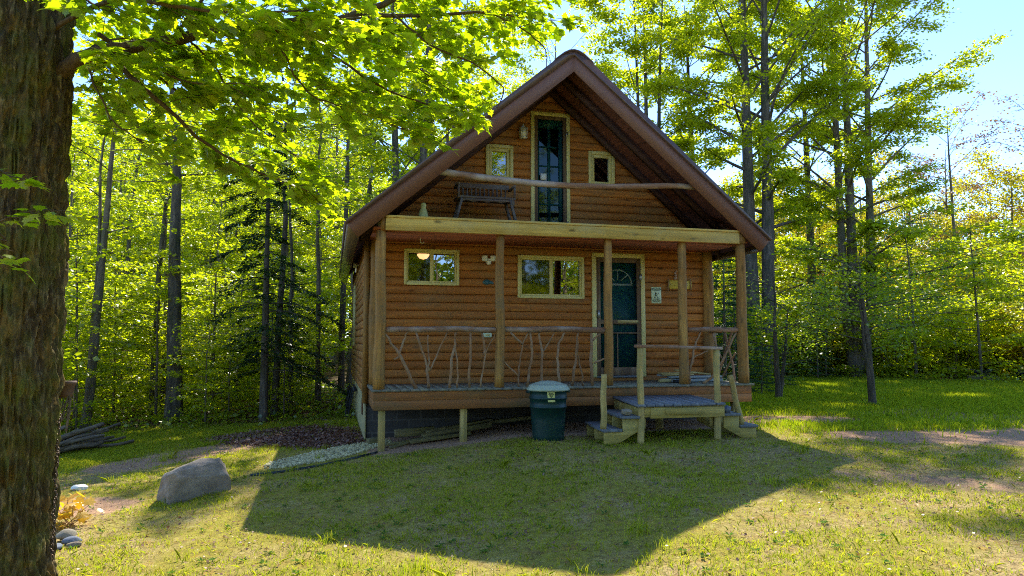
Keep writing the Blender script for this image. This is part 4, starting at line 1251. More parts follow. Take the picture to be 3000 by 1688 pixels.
# a lighter lobed outline for the middle distance
def _lobed():
    pts = [(0, 0), (.05, .38), (.30, .24), (.45, .46), (.60, .16), (1, 0)]
    V = np.array([(x, y, 0) for x, y in pts] + [(x, -y, 0) for x, y in pts[-2:0:-1]])
    V[:, 2] = -.18 * np.abs(V[:, 1]) - .1 * V[:, 0] ** 2
    F = np.array([[0, 1, 2], [0, 2, 8], [0, 8, 9], [2, 3, 4], [2, 4, 6], [2, 6, 8], [6, 7, 8], [4, 5, 6]])
    return V, F
LOBED = _lobed()
def leaves(rng, C, size, shape=KITE, tilt=.5, width=.85, D=None, droop=0.):
    """C: centres; leaves lie near horizontal with random tilt; D: optional heading"""
    n = len(C)
    az = rng.uniform(0, 2 * PI, n) if D is None else np.arctan2(D[:, 1], D[:, 0]) + rng.normal(size=n) * .7
    pitch = rng.normal(size=n) * tilt - droop
    roll = rng.normal(size=n) * tilt
    ca_, sa = np.cos(az), np.sin(az); cp, sp_ = np.cos(pitch), np.sin(pitch)
    X = np.stack([ca_ * cp, sa * cp, sp_], 1)
    S = np.stack([-sa, ca_, np.zeros(n)], 1)
    Nn = np.cross(X, S)
    cr, sr = np.cos(roll)[:, None], np.sin(roll)[:, None]
    Yv = S * cr + Nn * sr
    Zv = np.cross(X, Yv)
    s_ = size * rng.uniform(.65, 1.25, n)
    V0, F0 = shape
    V = C[:, None, :] + s_[:, None, None] * (V0[None, :, 0:1] * X[:, None] + width * V0[None, :, 1:2] * Yv[:, None] + V0[None, :, 2:3] * Zv[:, None])
    F = (F0[None] + (np.arange(n) * len(V0))[:, None, None]).reshape(-1, F0.shape[1])
    return V.reshape(-1, 3), F

def interp_path(P, t):
    P = np.asarray(P, float)
    tt = np.clip(t, 0, 1) * (len(P) - 1)
    return np.stack([np.interp(tt, range(len(P)), P[:, k]) for k in range(3)], -1)

def gen_tree(rng, H, r0, crown0, Rc, nlimb, nleaf, leaf=.13, stems=None, asc=.8, shape=KITE, tilt=.45, spread=.28, thick=.07, up=.0, limbr=.3, top=.25, wander=.25, nsec=6, sup=(-.05, .35)):
    tr = MB()
    sec_list = []
    if stems is None:
        stems = [((0, 0), (rng.normal() * .03, rng.normal() * .03), 1., 1.)]
    per = max(3, nlimb // len(stems))
    for (ox, oy), (lx, ly), hs, rs in stems:
        k = 14
        tz = np.linspace(0, 1, k)
        Hh = H * hs
        wx = np.cumsum(rng.normal(size=k)) * .02 * wander * 4; wy = np.cumsum(rng.normal(size=k)) * .02 * wander * 4
        P = np.stack([ox * np.minimum(1, tz * 6) + lx * Hh * tz + wx * tz, oy * np.minimum(1, tz * 6) + ly * Hh * tz + wy * tz, Hh * tz - .15], 1)
        rr = r0 * rs * ((1 - tz) ** .75 * .95 + .03) + .006
        rr[0] *= 1.3
        tr.tube(P, rr, 10, False, .05, rng)
        for i in range(per):
            q = crown0 + (0.97 - crown0) * ((i + rng.uniform(0, .9)) / per)
            b = interp_path(P, np.array([q]))[0]
            az = i * 2.4 + rng.uniform(-.5, .5)
            rel = (q - crown0) / (1 - crown0)
            L = Rc * (top + (1 - top) * math.sin(PI * (.18 + .78 * (1 - rel))) ** .8) * rng.uniform(.65, 1.15)
            el = asc * rng.uniform(.6, 1.2) * (.55 + .6 * rel)
            kk = 6
            s_ = np.linspace(0, 1, kk)
            hor = L * np.sin(np.linspace(.0, 1., kk) * 1.35) / math.sin(1.35)
            lift = L * math.tan(min(el, 1.15)) * (s_ - .42 * s_ ** 2) * .75
            bend = rng.normal() * .25
            Q = b + np.stack([np.cos(az + bend * s_) * hor, np.sin(az + bend * s_) * hor, lift], 1)
            lr = max(.012, np.interp(q, tz, rr) * limbr)
            tr.tube(Q, np.linspace(lr, .008, kk), 5, False)
            sec_list.append((Q[2:], 1.2))
            for j in range(nsec):
                u = rng.uniform(.28, 1.)
                c = interp_path(Q, np.array([u]))[0]
                a2 = az + rng.choice([-1, 1]) * rng.uniform(.35, 1.2)
                L2 = L * rng.uniform(.22, .45) * (1.15 - .5 * u)
                dz = L2 * rng.uniform(*sup)
                E = np.array([c, c + np.array([math.cos(a2), math.sin(a2), 0]) * L2 * .55 + (0, 0, dz * .6), c + np.array([math.cos(a2), math.sin(a2), 0]) * L2 + (0, 0, dz * .55)])
                tr.tube(E, [.011, .007, .004], 3, False)
                sec_list.append((E, L2))
    w = np.array([s[1] for s in sec_list]); w = w / w.sum()
    idx = rng.choice(len(sec_list), nleaf, p=w)
    C = np.zeros((nleaf, 3))
    for i in np.unique(idx):
        m_ = np.where(idx == i)[0]
        C[m_] = interp_path(sec_list[i][0], rng.uniform(.15, 1.08, len(m_)))
    C[:, :2] += rng.normal(size=(nleaf, 2)) * spread
    C[:, 2] += rng.normal(size=nleaf) * thick - .03
    cr = MB().add(*leaves(rng, C, leaf, shape, tilt))
    return tr, cr

def gen_conifer(rng, H, r0, Rc, nbr, per, crown0=.08, size=.09, droop=.25, dead=0.):
    tr = MB(); cr = MB()
    tz = np.linspace(0, 1, 10)
    P = np.stack([rng.normal() * .01 * H * tz, rng.normal() * .01 * H * tz, H * tz - .1], 1)
    tr.tube(P, r0 * (1 - tz) + .01, 8, False)
    allC = []; allD = []
    for i in range(nbr):
        q = crown0 + (.98 - crown0) * (i + rng.uniform(0, 1)) / nbr
        b = interp_path(P, np.array([q]))[0]
        L = Rc * (1 - q) ** .75 * rng.uniform(*((.65, 1.15) if dead == 0 else (.3, 1.25))) + .12
        az = i * 2.4 + rng.uniform(-.4, .4)
        s_ = np.linspace(0, 1, 6)
        Q = b + np.stack([np.cos(az) * L * s_, np.sin(az) * L * s_, L * (.18 * s_ - droop * 1.6 * s_ ** 2)], 1)
        tr.tube(Q, np.linspace(.008 * L + .003, .002, 6), 4, False)
        if rng.random() < dead: continue
        n = int(per * (L / Rc + .15))
        u = rng.uniform(.12, 1, n) ** .8
        c = interp_path(Q, u)
        side = rng.choice([-1, 1], n)
        off = rng.uniform(0, 1, n) * L * .34 * (1.15 - u)
        a2 = az + side * 1.0
        c[:, 0] += np.cos(a2) * off; c[:, 1] += np.sin(a2) * off
        c[:, 2] -= off * droop * .7 + np.abs(rng.normal(size=n)) * .02
        allC.append(c); allD.append(np.stack([np.cos(a2), np.sin(a2), 0 * a2], 1))
    C = np.concatenate(allC); D = np.concatenate(allD)
    cr.add(*leaves(rng, C, size, KITE, .25, .32, D, droop=.25))
    return tr, cr

def make_tree(name, parts, loc, label, cat, group, bark, leaf, rz=0., scale=1., smooth=True):
    tr, cr = parts
    root = thing(name, label, cat, (0, 0, 0), group)
    a = tr.build('trunk', bark, root, smooth=smooth)
    b = cr.build('crown', leaf, root)
    root.location = loc; root.rotation_euler = (0, 0, rz); root.scale = (scale,) * 3
    return root
rng = np.random.default_rng(21)

# prototypes; the first use keeps the prototype itself
protos = {}
def proto(kind, i):
    key = (kind, i)
    if key in protos:
        return copy_tree(protos[key]), False
    rg = np.random.default_rng(hash(key) % 1000 if False else sum(map(ord, kind)) * 7 + i * 131)
    if kind == 'tall':
        p = gen_tree(rg, 18, .20, .3, 3.0, 34, 12500, .14, asc=1.4, thick=.10, spread=.24, sup=(-.1, .4), tilt=.55)
        r = make_tree('maple_tree', p, (0, 0, 0), '', 'tree', '', M['bark'], M['leaf'])
    elif kind == 'mid':
        p = gen_tree(rg, 10, .085, .16, 2.3, 28, 9500, .125, asc=1.05, thick=.08, spread=.22, wander=.9, sup=(-.1, .4), tilt=.5)
        r = make_tree('maple_tree', p, (0, 0, 0), '', 'tree', '', M['bark'], M['leaf'])
    elif kind == 'sap':
        p = gen_tree(rg, 4.6, .035, .06, 1.5, 22, 2900, .12, asc=.35, thick=.06, spread=.24)
        r = make_tree('maple_sapling', p, (0, 0, 0), '', 'sapling', '', M['bark'], M['leaf'])
    elif kind == 'bush':
        st_ = [((rg.normal() * .15, rg.normal() * .15), (rg.normal() * .25, rg.normal() * .25), rg.uniform(.7, 1), .8) for _ in range(5)]
        p = gen_tree(rg, 3.0, .02, .05, .9, 30, 5600, .10, stems=st_, asc=.5, spread=.2, thick=.12)
        r = make_tree('shrub', p, (0, 0, 0), '', 'shrub', '', M['bark'], M['leaf_gold' if i == 2 else 'leaf'])
    elif kind == 'gold':
        p = gen_tree(rg, 10, .10, .16, 2.3, 26, 7500, .13, asc=1.0, thick=.18, sup=(.1, .9), tilt=.7)
        r = make_tree('young_tree', p, (0, 0, 0), '', 'tree', '', M['bark'], M['leaf_gold'])
    elif kind == 'sparse':
        p = gen_tree(rg, 12, .10, .22, 1.9, 26, 2000, .11, asc=1.1)
        r = make_tree('bare_budding_tree', p, (0, 0, 0), '', 'tree', '', M['bark'], M['leaf_red'])
    elif kind == 'pole':
        p = gen_tree(rg, 15, .14, .52, 2.1, 16, 1300, .15, asc=.9, wander=1.0)
        r = make_tree('forest_tree', p, (0, 0, 0), '', 'tree', '', M['bark_dark'], M['leaf_deep'])
    elif kind == 'spruce':
        p = gen_conifer(rg, 4.2, .045, 1.25, 60, 190, .03, .085, .12)
        r = make_tree('young_spruce', p, (0, 0, 0), '', 'tree', '', M['bark'], M['needle_young'])
    elif kind == 'hemlock':
        p = gen_conifer(rg, 11, .12, 2.2, 70, 210, .12, .11, .22, .12)
        r = make_tree('hemlock_tree', p, (0, 0, 0), '', 'tree', '', M['bark_dark'], M['needle'])
    protos[key] = r
    return r, True

def place(kind, i, x, y, rz, s, label, cat, group, zs=1.):
    r, _ = proto(kind, i)
    r.location = (x, y, float(gz(x, y)) - .05)
    r.rotation_euler = (0, 0, rz)
    r.scale = (s, s, s * zs)
    r['label'] = label; r['category'] = cat
    if group: r['group'] = group
    elif 'group' in r: del r['group']
    return r

def dirpos(u, dist):
    """world point seen at photo column u (of 3000) at a given depth"""
    f = 2040.7
    yaw = R(14.461)
    k = (u - 1500) / f
    return (CAM[0] + dist * (math.sin(yaw) + k * math.cos(yaw)), CAM[1] + dist * (math.cos(yaw) - k * math.sin(yaw)))

LIT = [(-5.5, 1.2, -6.5, 2.2), (-1.5, 9.5, -8.5, -1.9)]
def shades_meadow(x, y, H):
    for h in np.linspace(1, H, 10):
        sx, sy = x - .27 * h, y - .88 * h
        if math.hypot(sx + .57, sy + 10.4) < 27 and 8.5 < sx < 34 and sy < 16:
            return True
    return False
def shades_lawn(x, y, H, Rc, h0=.2):
    for h in np.linspace(h0 * H, H, 12):
        sx, sy = x - .27 * (h + .9), y - .88 * (h + .9)
        for a, b, c0, c1 in LIT:
            if a - Rc * .8 < sx < b + Rc * .8 and c0 - Rc * .8 < sy < c1 + Rc * .8:
                return True
    return False

# ---- named trees seen apart in the photograph
def single(name, parts, u, dist, label, bark='bark', leaf='leaf', rz=0., cat='tree'):
    x, y = dirpos(u, dist)
    return make_tree(name, parts, (x, y, float(gz(x, y)) - .05), label, cat, None, M[bark], M[leaf], rz)
YAWV = np.array([math.cos(R(14.461)), -math.sin(R(14.461))])      # image right, on the ground
def lean(a, b=0.):
    return (YAWV[0] * a, YAWV[1] * a + b)
single('twin_stem_maple', gen_tree(np.random.default_rng(31), 19, .32, .30, 4.2, 56, 48000, .12, stems=[(tuple(YAWV * -.30), lean(-.010), 1., .85), (tuple(YAWV * .22), lean(.012), 1., .85)], asc=1.45, wander=.15, nsec=9, thick=.08, spread=.2, sup=(-.15, .3), tilt=.5, limbr=.36), 2232, 25.5,
       'tall twin stemmed maple rising just right of the cabin eave', 'bark_dark')
single('multi_stem_maple', gen_tree(np.random.default_rng(37), 19, .25, .22, 3.9, 84, 76000, .12, stems=[(tuple(YAWV * -.32), lean(-.01), 1., .8), (tuple(YAWV * .02), lean(.004), 1., .95), (tuple(YAWV * .72), lean(.012), .95, .85)], asc=1.45, wander=.15, nsec=9, thick=.08, spread=.2, sup=(-.15, .3), tilt=.5, limbr=.36), 2500, 28,
       'large maple with three parallel trunks standing at the meadow edge', 'bark')
single('apple_tree', gen_tree(np.random.default_rng(41), 3.5, .085, .50, 1.9, 16, 5200, .075, stems=[((0, 0), lean(-.03), 1., 1.), ((0, 0), lean(-.09), .8, .6)], asc=.7, spread=.22, thick=.16), 2548, 15.6,
       'small crooked fruit tree alone on the right meadow', 'bark_dark', 'leaf_deep')
single('apple_tree', gen_tree(np.random.default_rng(43), 3.3, .075, .36, 1.3, 14, 1500, .07, stems=[((0, 0), lean(-.02), 1., 1.), ((0, 0), lean(.16), .75, .7)], asc=.8, spread=.2, thick=.16), 2274, 17.2,
       'small forked fruit tree between the cabin and the lone meadow tree', 'bark_dark', 'leaf_deep')
single('hemlock_tree', gen_conifer(np.random.default_rng(45), 7.4, .09, 1.8, 84, 210, .16, .12, .30, .15), 780, 15.2,
       'dark sparse hemlock at forest edge left of the cabin', 'bark_dark', 'needle')
single('forest_tree', gen_tree(np.random.default_rng(46), 9.5, .19, .62, 2.6, 12, 1200, .13, asc=.5, wander=.8), 520, 16.2, 'stout dark straight trunk at the left forest edge behind the boulder', 'bark_dark')
single('forest_tree', gen_tree(np.random.default_rng(47), 8.5, .10, .5, 2.4, 14, 3000, .12, stems=[((0, 0), lean(.09), 1., 1.), ((0, 0), lean(.02), .9, .6)], asc=.6, wander=.5), 262, 15.0, 'slender leaning tree right beside the big mossy trunk')
single('forest_tree', gen_tree(np.random.default_rng(48), 9, .085, .55, 2.2, 12, 2500, .12, wander=.8), 455, 18.0, 'thin dark trunk just left of the stout forest trunk', 'bark_dark')
single('forest_tree', gen_tree(np.random.default_rng(49), 8.5, .06, .55, 2.0, 12, 2500, .12, wander=.8), 482, 19.0, 'very thin stem between two dark forest trunks', 'bark_dark')
single('forest_tree', gen_tree(np.random.default_rng(50), 9, .085, .55, 1.8, 10, 600, .12, wander=.8), 812, 16.5, 'thin dark trunk close behind the hemlock', 'bark_dark')
single('forest_tree', gen_tree(np.random.default_rng(51), 9, .05, .5, 1.6, 10, 500, .12, wander=.8), 858, 17.5, 'thin stem right of the hemlock pair', 'bark_dark')
single('forest_tree', gen_tree(np.random.default_rng(52), 10, .07, .4, 2.0, 14, 900, .12, wander=.8), 938, 18.5, 'slender grey stem between the hemlock and the cabin corner', 'bark')
single('forest_tree', gen_tree(np.random.default_rng(53), 12, .10, .5, 2.2, 12, 3000, .13), 1003, 21.5, 'dark stem seen just left of the cabin side wall', 'bark_dark')
# tall trees behind the roof
for u, d, sd_, stx, lb in ((1190, 27, 61, [(tuple(YAWV * -.2), lean(-.03), 1., .9), (tuple(YAWV * .35), lean(.03), 1., .8), (tuple(YAWV * .1), lean(.05), .9, .5)], 'tall forked maple behind the left roof slope'),
                           (1275, 30, 62, [((0, 0), lean(-.01), 1., 1.), (tuple(YAWV * .5), lean(.05), .95, .7)], 'tall maple with blue grey trunks behind the middle of left roof slope'),
                           (1905, 30, 63, [((0, 0), lean(-.04), 1., .6), ((0, 0), lean(.0), 1., .7), ((0, 0), lean(.05), 1., .6)], 'slender many stemmed maple behind the right roof slope'),
                           (2385, 34, 64, None, 'dark straight maple between the twin stem and triple stem trees'),
                           (2060, 33, 65, None, 'leafy maple behind the right roof slope next to the twin stem tree')):
    single('maple_tree', gen_tree(np.random.default_rng(sd_), 18, .24, .22, 3.4, 36, 26000 if u > 1400 else 18000, .15, stems=stx, asc=1.45, thick=.09, spread=.22, sup=(-.1, .35), tilt=.5), u, d, lb, 'bark_dark')

# ---- forest left of and behind the cabin
rgF = np.random.default_rng(77)
placed = []
def ok(x, y, dmin):
    for (a, b, c_) in placed:
        if math.hypot(x - a, y - b) < (dmin + c_) / 2: return False
    return True
def scatter(kind, nvar, n, phis, dists, s_rng, dmin, H, Rc, label, cat, group, zs=1., tries=60, checksun=True, extra=None):
    got = 0
    for _ in range(n * tries):
        if got >= n: break
        ph = R(rgF.uniform(*phis)); dd = math.sqrt(rgF.uniform(dists[0] ** 2, dists[1] ** 2))
        x = CAM[0] + dd * math.sin(ph); y = CAM[1] + dd * math.cos(ph)
        if -1.5 < x < 8.0 and -1 < y < 11.5: continue
        s_ = rgF.uniform(*s_rng)
        if extra and not extra(x, y): continue
        if checksun is True and shades_lawn(x, y, H * s_, Rc * s_): continue
        if checksun == 'meadow' and shades_meadow(x, y, H * s_ * .85): continue
        if not ok(x, y, dmin): continue
        placed.append((x, y, dmin)); got += 1
        place(kind, int(rgF.integers(nvar)), x, y, rgF.uniform(0, 6.28), s_, label, cat, group, zs)
    return got
log_ = []
log_.append(scatter('sap', 4, 96, (-24, -2), (14.8, 32), (.5, 1.05), 1.3, 4.6, 1.5, 'low leafy maple sapling in the undergrowth of the left woods', 'sapling', 'saplings in the left woods'))
log_.append(scatter('mid', 3, 26, (-25, 3), (27, 48), (.7, 1.1), 2.4, 10, 2.3, 'slender leafy maple inside the woods left of the cabin', 'tree', 'maples inside the left woods'))
log_.append(scatter('pole', 3, 17, (-25, 3), (17, 48), (.7, 1.2), 2.0, 15, 1.2, 'thin dark trunk deep in the woods left of the cabin', 'tree', 'dark trunks in the left woods'))
log_.append(scatter('tall', 3, 17, (-26, 2), (36, 64), (.85, 1.15), 4.5, 18, 3, 'tall maple standing deep in the woods left of the cabin', 'tree', 'tall trees in the left woods'))
log_.append(scatter('mid', 3, 18, (-27, 6), (42, 66), (1.0, 1.5), 3.5, 10, 2.3, 'leafy tree far back in the woods left of the cabin', 'tree', 'far trees of the left woods'))
log_.append(scatter('tall', 3, 9, (4, 20), (34, 52), (.8, 1.0), 4.5, 18, 3, 'tall maple behind the cabin roof', 'tree', 'tall trees behind the roof'))
log_.append(scatter('hemlock', 1, 2, (-14, -4), (24, 34), (.7, .95), 3, 11, 2.2, 'dark hemlock among the maples left of the cabin', 'tree', 'hemlocks in the left woods'))
# ---- woods beyond the meadow on the right
rr_ = lambda x, y: math.hypot(x + .57, y + 10.4) > 28.5
log_.append(scatter('bush', 3, 70, (19, 54), (32, 38), (.7, 1.4), 1.4, 3, 1.2, 'bright bushy undergrowth shrub along far side of the meadow', 'shrub', 'shrubs along the meadow edge', checksun=False))
log_.append(scatter('sap', 4, 34, (18, 54), (30, 42), (.9, 1.6), 2.0, 4.6, 1.5, 'leafy young maple along far side of the meadow', 'sapling', 'young maples along the meadow edge', checksun=False))
log_.append(scatter('gold', 2, 26, (24, 54), (36, 56), (.75, 1.15), 2.6, 10, 2.3, 'golden green young tree in the woods beyond the meadow', 'tree', 'golden trees beyond the meadow', checksun='meadow'))
log_.append(scatter('sparse', 3, 22, (34, 54), (38, 50), (.85, 1.15), 2.0, 12, 2, 'nearly bare tree with reddish buds above the right woods', 'tree', 'budding trees beyond the meadow', checksun='meadow'))
log_.append(scatter('mid', 3, 14, (17, 34), (34, 55), (.8, 1.2), 3.0, 10, 2.3, 'leafy maple in the woods behind the multi trunk tree', 'tree', 'maples behind the meadow trees', checksun='meadow'))
log_.append(scatter('gold', 2, 16, (22, 56), (56, 74), (1.0, 1.3), 4, 10, 2.3, 'distant golden tree closing the view beyond the meadow', 'tree', 'distant golden trees', checksun=False))
# trees that shade the meadow from beyond the right frame edge are seen only as shadow bands
for i, (x, y, s_) in enumerate(((15.5, 9.5, .62), (19.5, 8.5, .7), (24, 7.5, .75), (28, 9, .8), (22.5, 3.0, .6))):
    pass
# young conifers by the right porch post
for (u, d, s_, lb) in ((2120, 20, 1.05, 'young spruce seen between the right porch posts'), (2150, 22.5, .9, 'second young spruce behind the one between the porch posts'), (2290, 21.5, .42, 'small dark spruce at the foot of the twin stem maple'),
                       (2225, 18.6, .36, 'low dark spruce beside the right end of the porch'), (2390, 26.5, .7, 'pale young fir at the meadow edge left of the lone tree')):
    x, y = dirpos(u, d)
    place('spruce', 0 if s_ > .5 else 1, x, y, u, s_, lb, 'tree', 'young conifers right of the cabin')
for (u, d, s_, lb) in ((2210, 24, 1.1, 'leafy shrub behind the right porch post'), (2330, 28, 1.0, 'bright shrub between forked fruit tree and meadow'), (2420, 30.5, 1.1, 'bright shrub behind the lone fruit tree'), (2070, 24, 1.2, 'bright shrub seen through the porch right of the wall')):
    x, y = dirpos(u, d)
    place('bush', int(u) % 2, x, y, u, s_, lb, 'shrub', 'bright shrubs right of the cabin')
# trees behind the viewer, seen mirrored in the window panes
for i, (x, y, k_, s_) in enumerate(((1.5, -21, 'mid', .9), (5, -23, 'mid', 1.0), (8.5, -21, 'mid', .9), (12, -24, 'tall', .6), (3.0, -28, 'tall', .7), (16, -26, 'tall', .7), (9.5, -30, 'tall', .7), (6.5, -19.5, 'sap', .9), (12, -19, 'sap', 1.0), (0, -26, 'mid', 1.1), (15, -20, 'mid', .9), (20, -27, 'tall', .7), (2, -17.5, 'sap', 1.), (4.5, -17, 'sap', .9), (7, -18, 'sap', 1.), (9.5, -17.5, 'sap', 1.), (11, -20, 'mid', .8), (14, -18, 'sap', 1.1), (7, -25, 'tall', .8), (1, -24, 'tall', .8), (11, -27, 'tall', .8), (4, -24, 'tall', .75))):
    place(k_, i % 3, x, y, i * 1.3, s_, 'sunlit maple mirrored in the window panes of the cabin', 'tree', 'trees reflected in the windows')
print('scatter', log_)

# far woods as one mass: foliage closing the gaps beyond 60 m
rg = np.random.default_rng(90)
n = 130000
ph = R(1) * rg.uniform(-30, 58, n); dd = rg.uniform(62, 90, n)
hmax = 9 + 5 * fbm(ph * 14, ph * 3, 4)
hmax = np.where(np.degrees(ph) > 40, hmax * .75, hmax) * np.where(np.degrees(ph) < 8, 1.7, 1)
C = np.stack([CAM[0] + dd * np.sin(ph), CAM[1] + dd * np.cos(ph), 0 * dd], 1)
C[:, 2] = gz(C[:, 0], C[:, 1]) + hmax * rg.uniform(0, 1, n) ** .8
mb = MB().add(*leaves(rg, C, .55, KITE, .6))
tag(mb.build('far_woods', M['leaf_deep']), 'distant mass of woods closing the view behind the trees', kind='stuff')

n = 60000
ph = R(1) * rg.uniform(120, 230, n); dd = rg.uniform(24, 42, n)
C = np.stack([CAM[0] + dd * np.sin(ph), CAM[1] + dd * np.cos(ph), 0 * dd], 1)
C[:, 2] = gz(C[:, 0], C[:, 1]) + (5 + 4.5 * fbm(ph * 9, ph * 3, 4)) * rg.uniform(0, 1, n) ** .85
tag(MB().add(*leaves(rg, C, .36, KITE, .6)).build('woods_across', M['leaf_deep']), 'mass of sunlit woods mirrored in the cabin windows', kind='stuff')

# ------------------------------------------------------------------ the big maple at the left
mp = thing('old_maple_tree', 'huge mossy barked maple trunk filling the left edge with limbs overhead', 'tree', (-2.87, -4.55, -1.3))
nz, na = 900, 420
th = np.linspace(0, 2 * PI, na, endpoint=False)
zz = np.linspace(-1.45, 6.5, nz)
TH, ZZ = np.meshgrid(th, zz)
per_ = 88
def pn(u, v):      # noise periodic round the trunk
    w_ = u / per_
    return vnoise(u, v) * (1 - w_) + vnoise(u + per_, v) * w_
U = TH / (2 * PI) * per_
warp = 1.6 * (fbm(U * .3 + 9, ZZ * 1.1, 3) - .5)
warp = warp * np.sin(TH / 2) ** .3 if False else warp * np.minimum(1, np.minimum(TH, 2 * PI - TH) * 4)
n1 = pn((U + warp) % per_, ZZ * 5.0)
n2 = pn(((U + warp) * 2.0) % (2 * per_), ZZ * 7.0)
rid = 1 - np.abs(2 * n1 - 1) * 1.0
rid = sstep(.25, .95, rid) * .6 + .4 * (1 - np.abs(2 * vnoise((U + warp) * .5, ZZ * 2.2) - 1))
disp = .052 * (rid - .5) + .020 * (vnoise(U * 1.7, ZZ * 14) - .5) + .010 * (vnoise(U * 3.1, ZZ * 34) - .5)
base_r = .355 - .006 * (ZZ - 1) + .16 * np.exp(-(ZZ + 1.35) / .22)
rad = base_r * (1 + .035 * np.sin(3 * TH + ZZ * .5) + .02 * np.sin(5 * TH + 1 - ZZ * .8)) - disp * 1.25
cxs = -2.93 + .01 * (ZZ + 1); cys = -4.50 - .045 * (ZZ - .5)
V = np.stack([cxs + rad * np.cos(TH), cys + rad * np.sin(TH), ZZ], -1).reshape(-1, 3)
i = np.arange(nz - 1)[:, None] * na; j = np.arange(na)[None, :]; j2 = (j + 1) % na
tk = MB().add(V, np.stack([i + j, i + j2, i + na + j2, i + na + j], -1).reshape(-1, 4)).build('trunk', M['bark_near'], mp, smooth=True)
BR = {
'limb': ([(-2.88, -4.55, 2.45), (-2.62, -4.62, 2.68), (-2.40, -4.72, 2.81), (-2.14, -4.76, 2.89), (-1.81, -4.75, 2.98), (-1.57, -4.72, 3.1), (-1.22, -4.71, 3.17), (-0.87, -4.7, 3.22), (-0.47, -4.61, 3.4), (-0.16, -4.5, 3.61), (0.16, -4.4, 3.92)], .060, .022),
'b2': ([(-0.38, -4.59, 3.44), (0.15, -4.47, 3.55), (0.77, -4.34, 3.72), (1.34, -4.28, 3.74)], .020, .007),
'b3': ([(-1.5, -4.73, 3.1), (-1.16, -4.83, 3.15), (-0.85, -5.0, 3.16), (-0.61, -5.1, 3.12), (-0.32, -5.2, 3.16)], .024, .008),
'low': ([(-2.25, -4.78, 2.86), (-1.99, -4.78, 2.61), (-1.79, -4.71, 2.45), (-1.61, -4.54, 2.29), (-1.4, -4.38, 2.19), (-1.08, -4.25, 2.09), (-0.8, -4.21, 2.0)], .021, .005),
'tw1': ([(-1.7, -4.74, 3.04), (-1.65, -4.7, 3.0), (-1.51, -4.51, 2.9), (-1.4, -4.32, 2.71), (-1.21, -4.15, 2.52), (-0.95, -4.09, 2.35)], .011, .004),
'tw2': ([(-0.94, -4.70, 3.22), (-0.58, -4.46, 3.1), (-0.2, -4.23, 2.96), (0.2, -4.12, 2.89), (0.61, -4.12, 2.81), (0.89, -4.09, 2.80)], .013, .004),
'tw3': ([(-1.09, -4.72, 3.18), (-1.06, -4.72, 3.12), (-0.9, -4.56, 2.87), (-0.75, -4.49, 2.72), (-0.36, -4.38, 2.67), (-0.0, -4.36, 2.55)], .011, .004),
'tw4': ([(-0.12, -4.55, 3.5), (0.19, -4.46, 3.3), (0.66, -4.37, 3.2), (0.93, -4.32, 3.02), (0.85, -4.25, 2.78)], .011, .004),
'tw5': ([(0.77, -4.34, 3.72), (1.13, -4.32, 3.6), (1.35, -4.27, 3.45), (1.36, -4.22, 3.3)], .008, .004),
'up1': ([(-2.85, -4.6, 2.8), (-2.5, -4.8, 3.05), (-2.08, -5.15, 3.1), (-1.62, -5.32, 3.0), (-1.21, -5.43, 2.96), (-0.77, -5.45, 3.02)], .022, .006),
'up2': ([(-2.7, -4.7, 3.2), (-2.51, -4.71, 3.35), (-2.07, -4.53, 3.61), (-1.1, -4.48, 3.74), (0.02, -4.56, 3.78), (1.15, -4.57, 3.85)], .03, .010),
'tw6': ([(-2.14, -4.76, 2.89), (-1.92, -4.95, 2.70), (-1.58, -5.0, 2.58), (-1.25, -5.05, 2.6)], .010, .004),
'tw7': ([(-2.38, -4.8, 2.82), (-2.25, -4.85, 2.51), (-2.15, -4.81, 2.3), (-1.96, -4.75, 2.18)], .009, .004),
'tw12': ([(-2.42, -4.7, 2.84), (-2.36, -4.45, 3.05), (-2.25, -4.2, 3.2), (-2.1, -4.0, 3.25)], .012, .004),
'tw13': ([(-2.5, -4.7, 3.3), (-2.45, -4.3, 3.4), (-2.35, -3.9, 3.45), (-2.2, -3.6, 3.4)], .012, .004),
'tw14': ([(-2.3, -4.78, 2.84), (-2.2, -4.4, 2.75), (-2.15, -4.1, 2.7), (-2.0, -3.8, 2.6)], .010, .004),
'tw8': ([(-2.3, -4.7, 3.0), (-2.1, -4.3, 2.95), (-1.8, -3.9, 2.8), (-1.5, -3.6, 2.7), (-1.2, -3.5, 2.55)], .018, .004),
'tw9': ([(-1.5, -4.7, 3.12), (-1.2, -4.2, 3.2), (-.9, -3.8, 3.15), (-.5, -3.6, 3.05)], .014, .004),
'tw10': ([(-.6, -4.6, 3.35), (-.3, -4.1, 3.45), (.1, -3.8, 3.4), (.5, -3.7, 3.2)], .014, .004),
'tw11': ([(-1.8, -4.7, 3.0), (-1.5, -5.0, 3.3), (-1.1, -5.2, 3.5), (-.6, -5.2, 3.6)], .014, .004),
'sprig': ([(-2.60, -5.3, 1.35), (-2.55, -5.62, 1.40), (-2.37, -5.78, 1.44), (-2.18, -5.86, 1.47), (-2.0, -5.92, 1.44)], .006, .002),
'sprig2': ([(-2.72, -5.3, 1.5), (-2.55, -5.72, 1.68), (-2.42, -5.85, 1.68), (-2.33, -5.9, 1.62)], .005, .002),
'sprig3': ([(-2.60, -5.3, 1.35), (-2.50, -5.75, 1.30), (-2.40, -5.9, 1.22), (-2.34, -5.95, 1.14)], .005, .002),
}
rg = np.random.default_rng(55)
allC = []; allD = []
twm = MB()
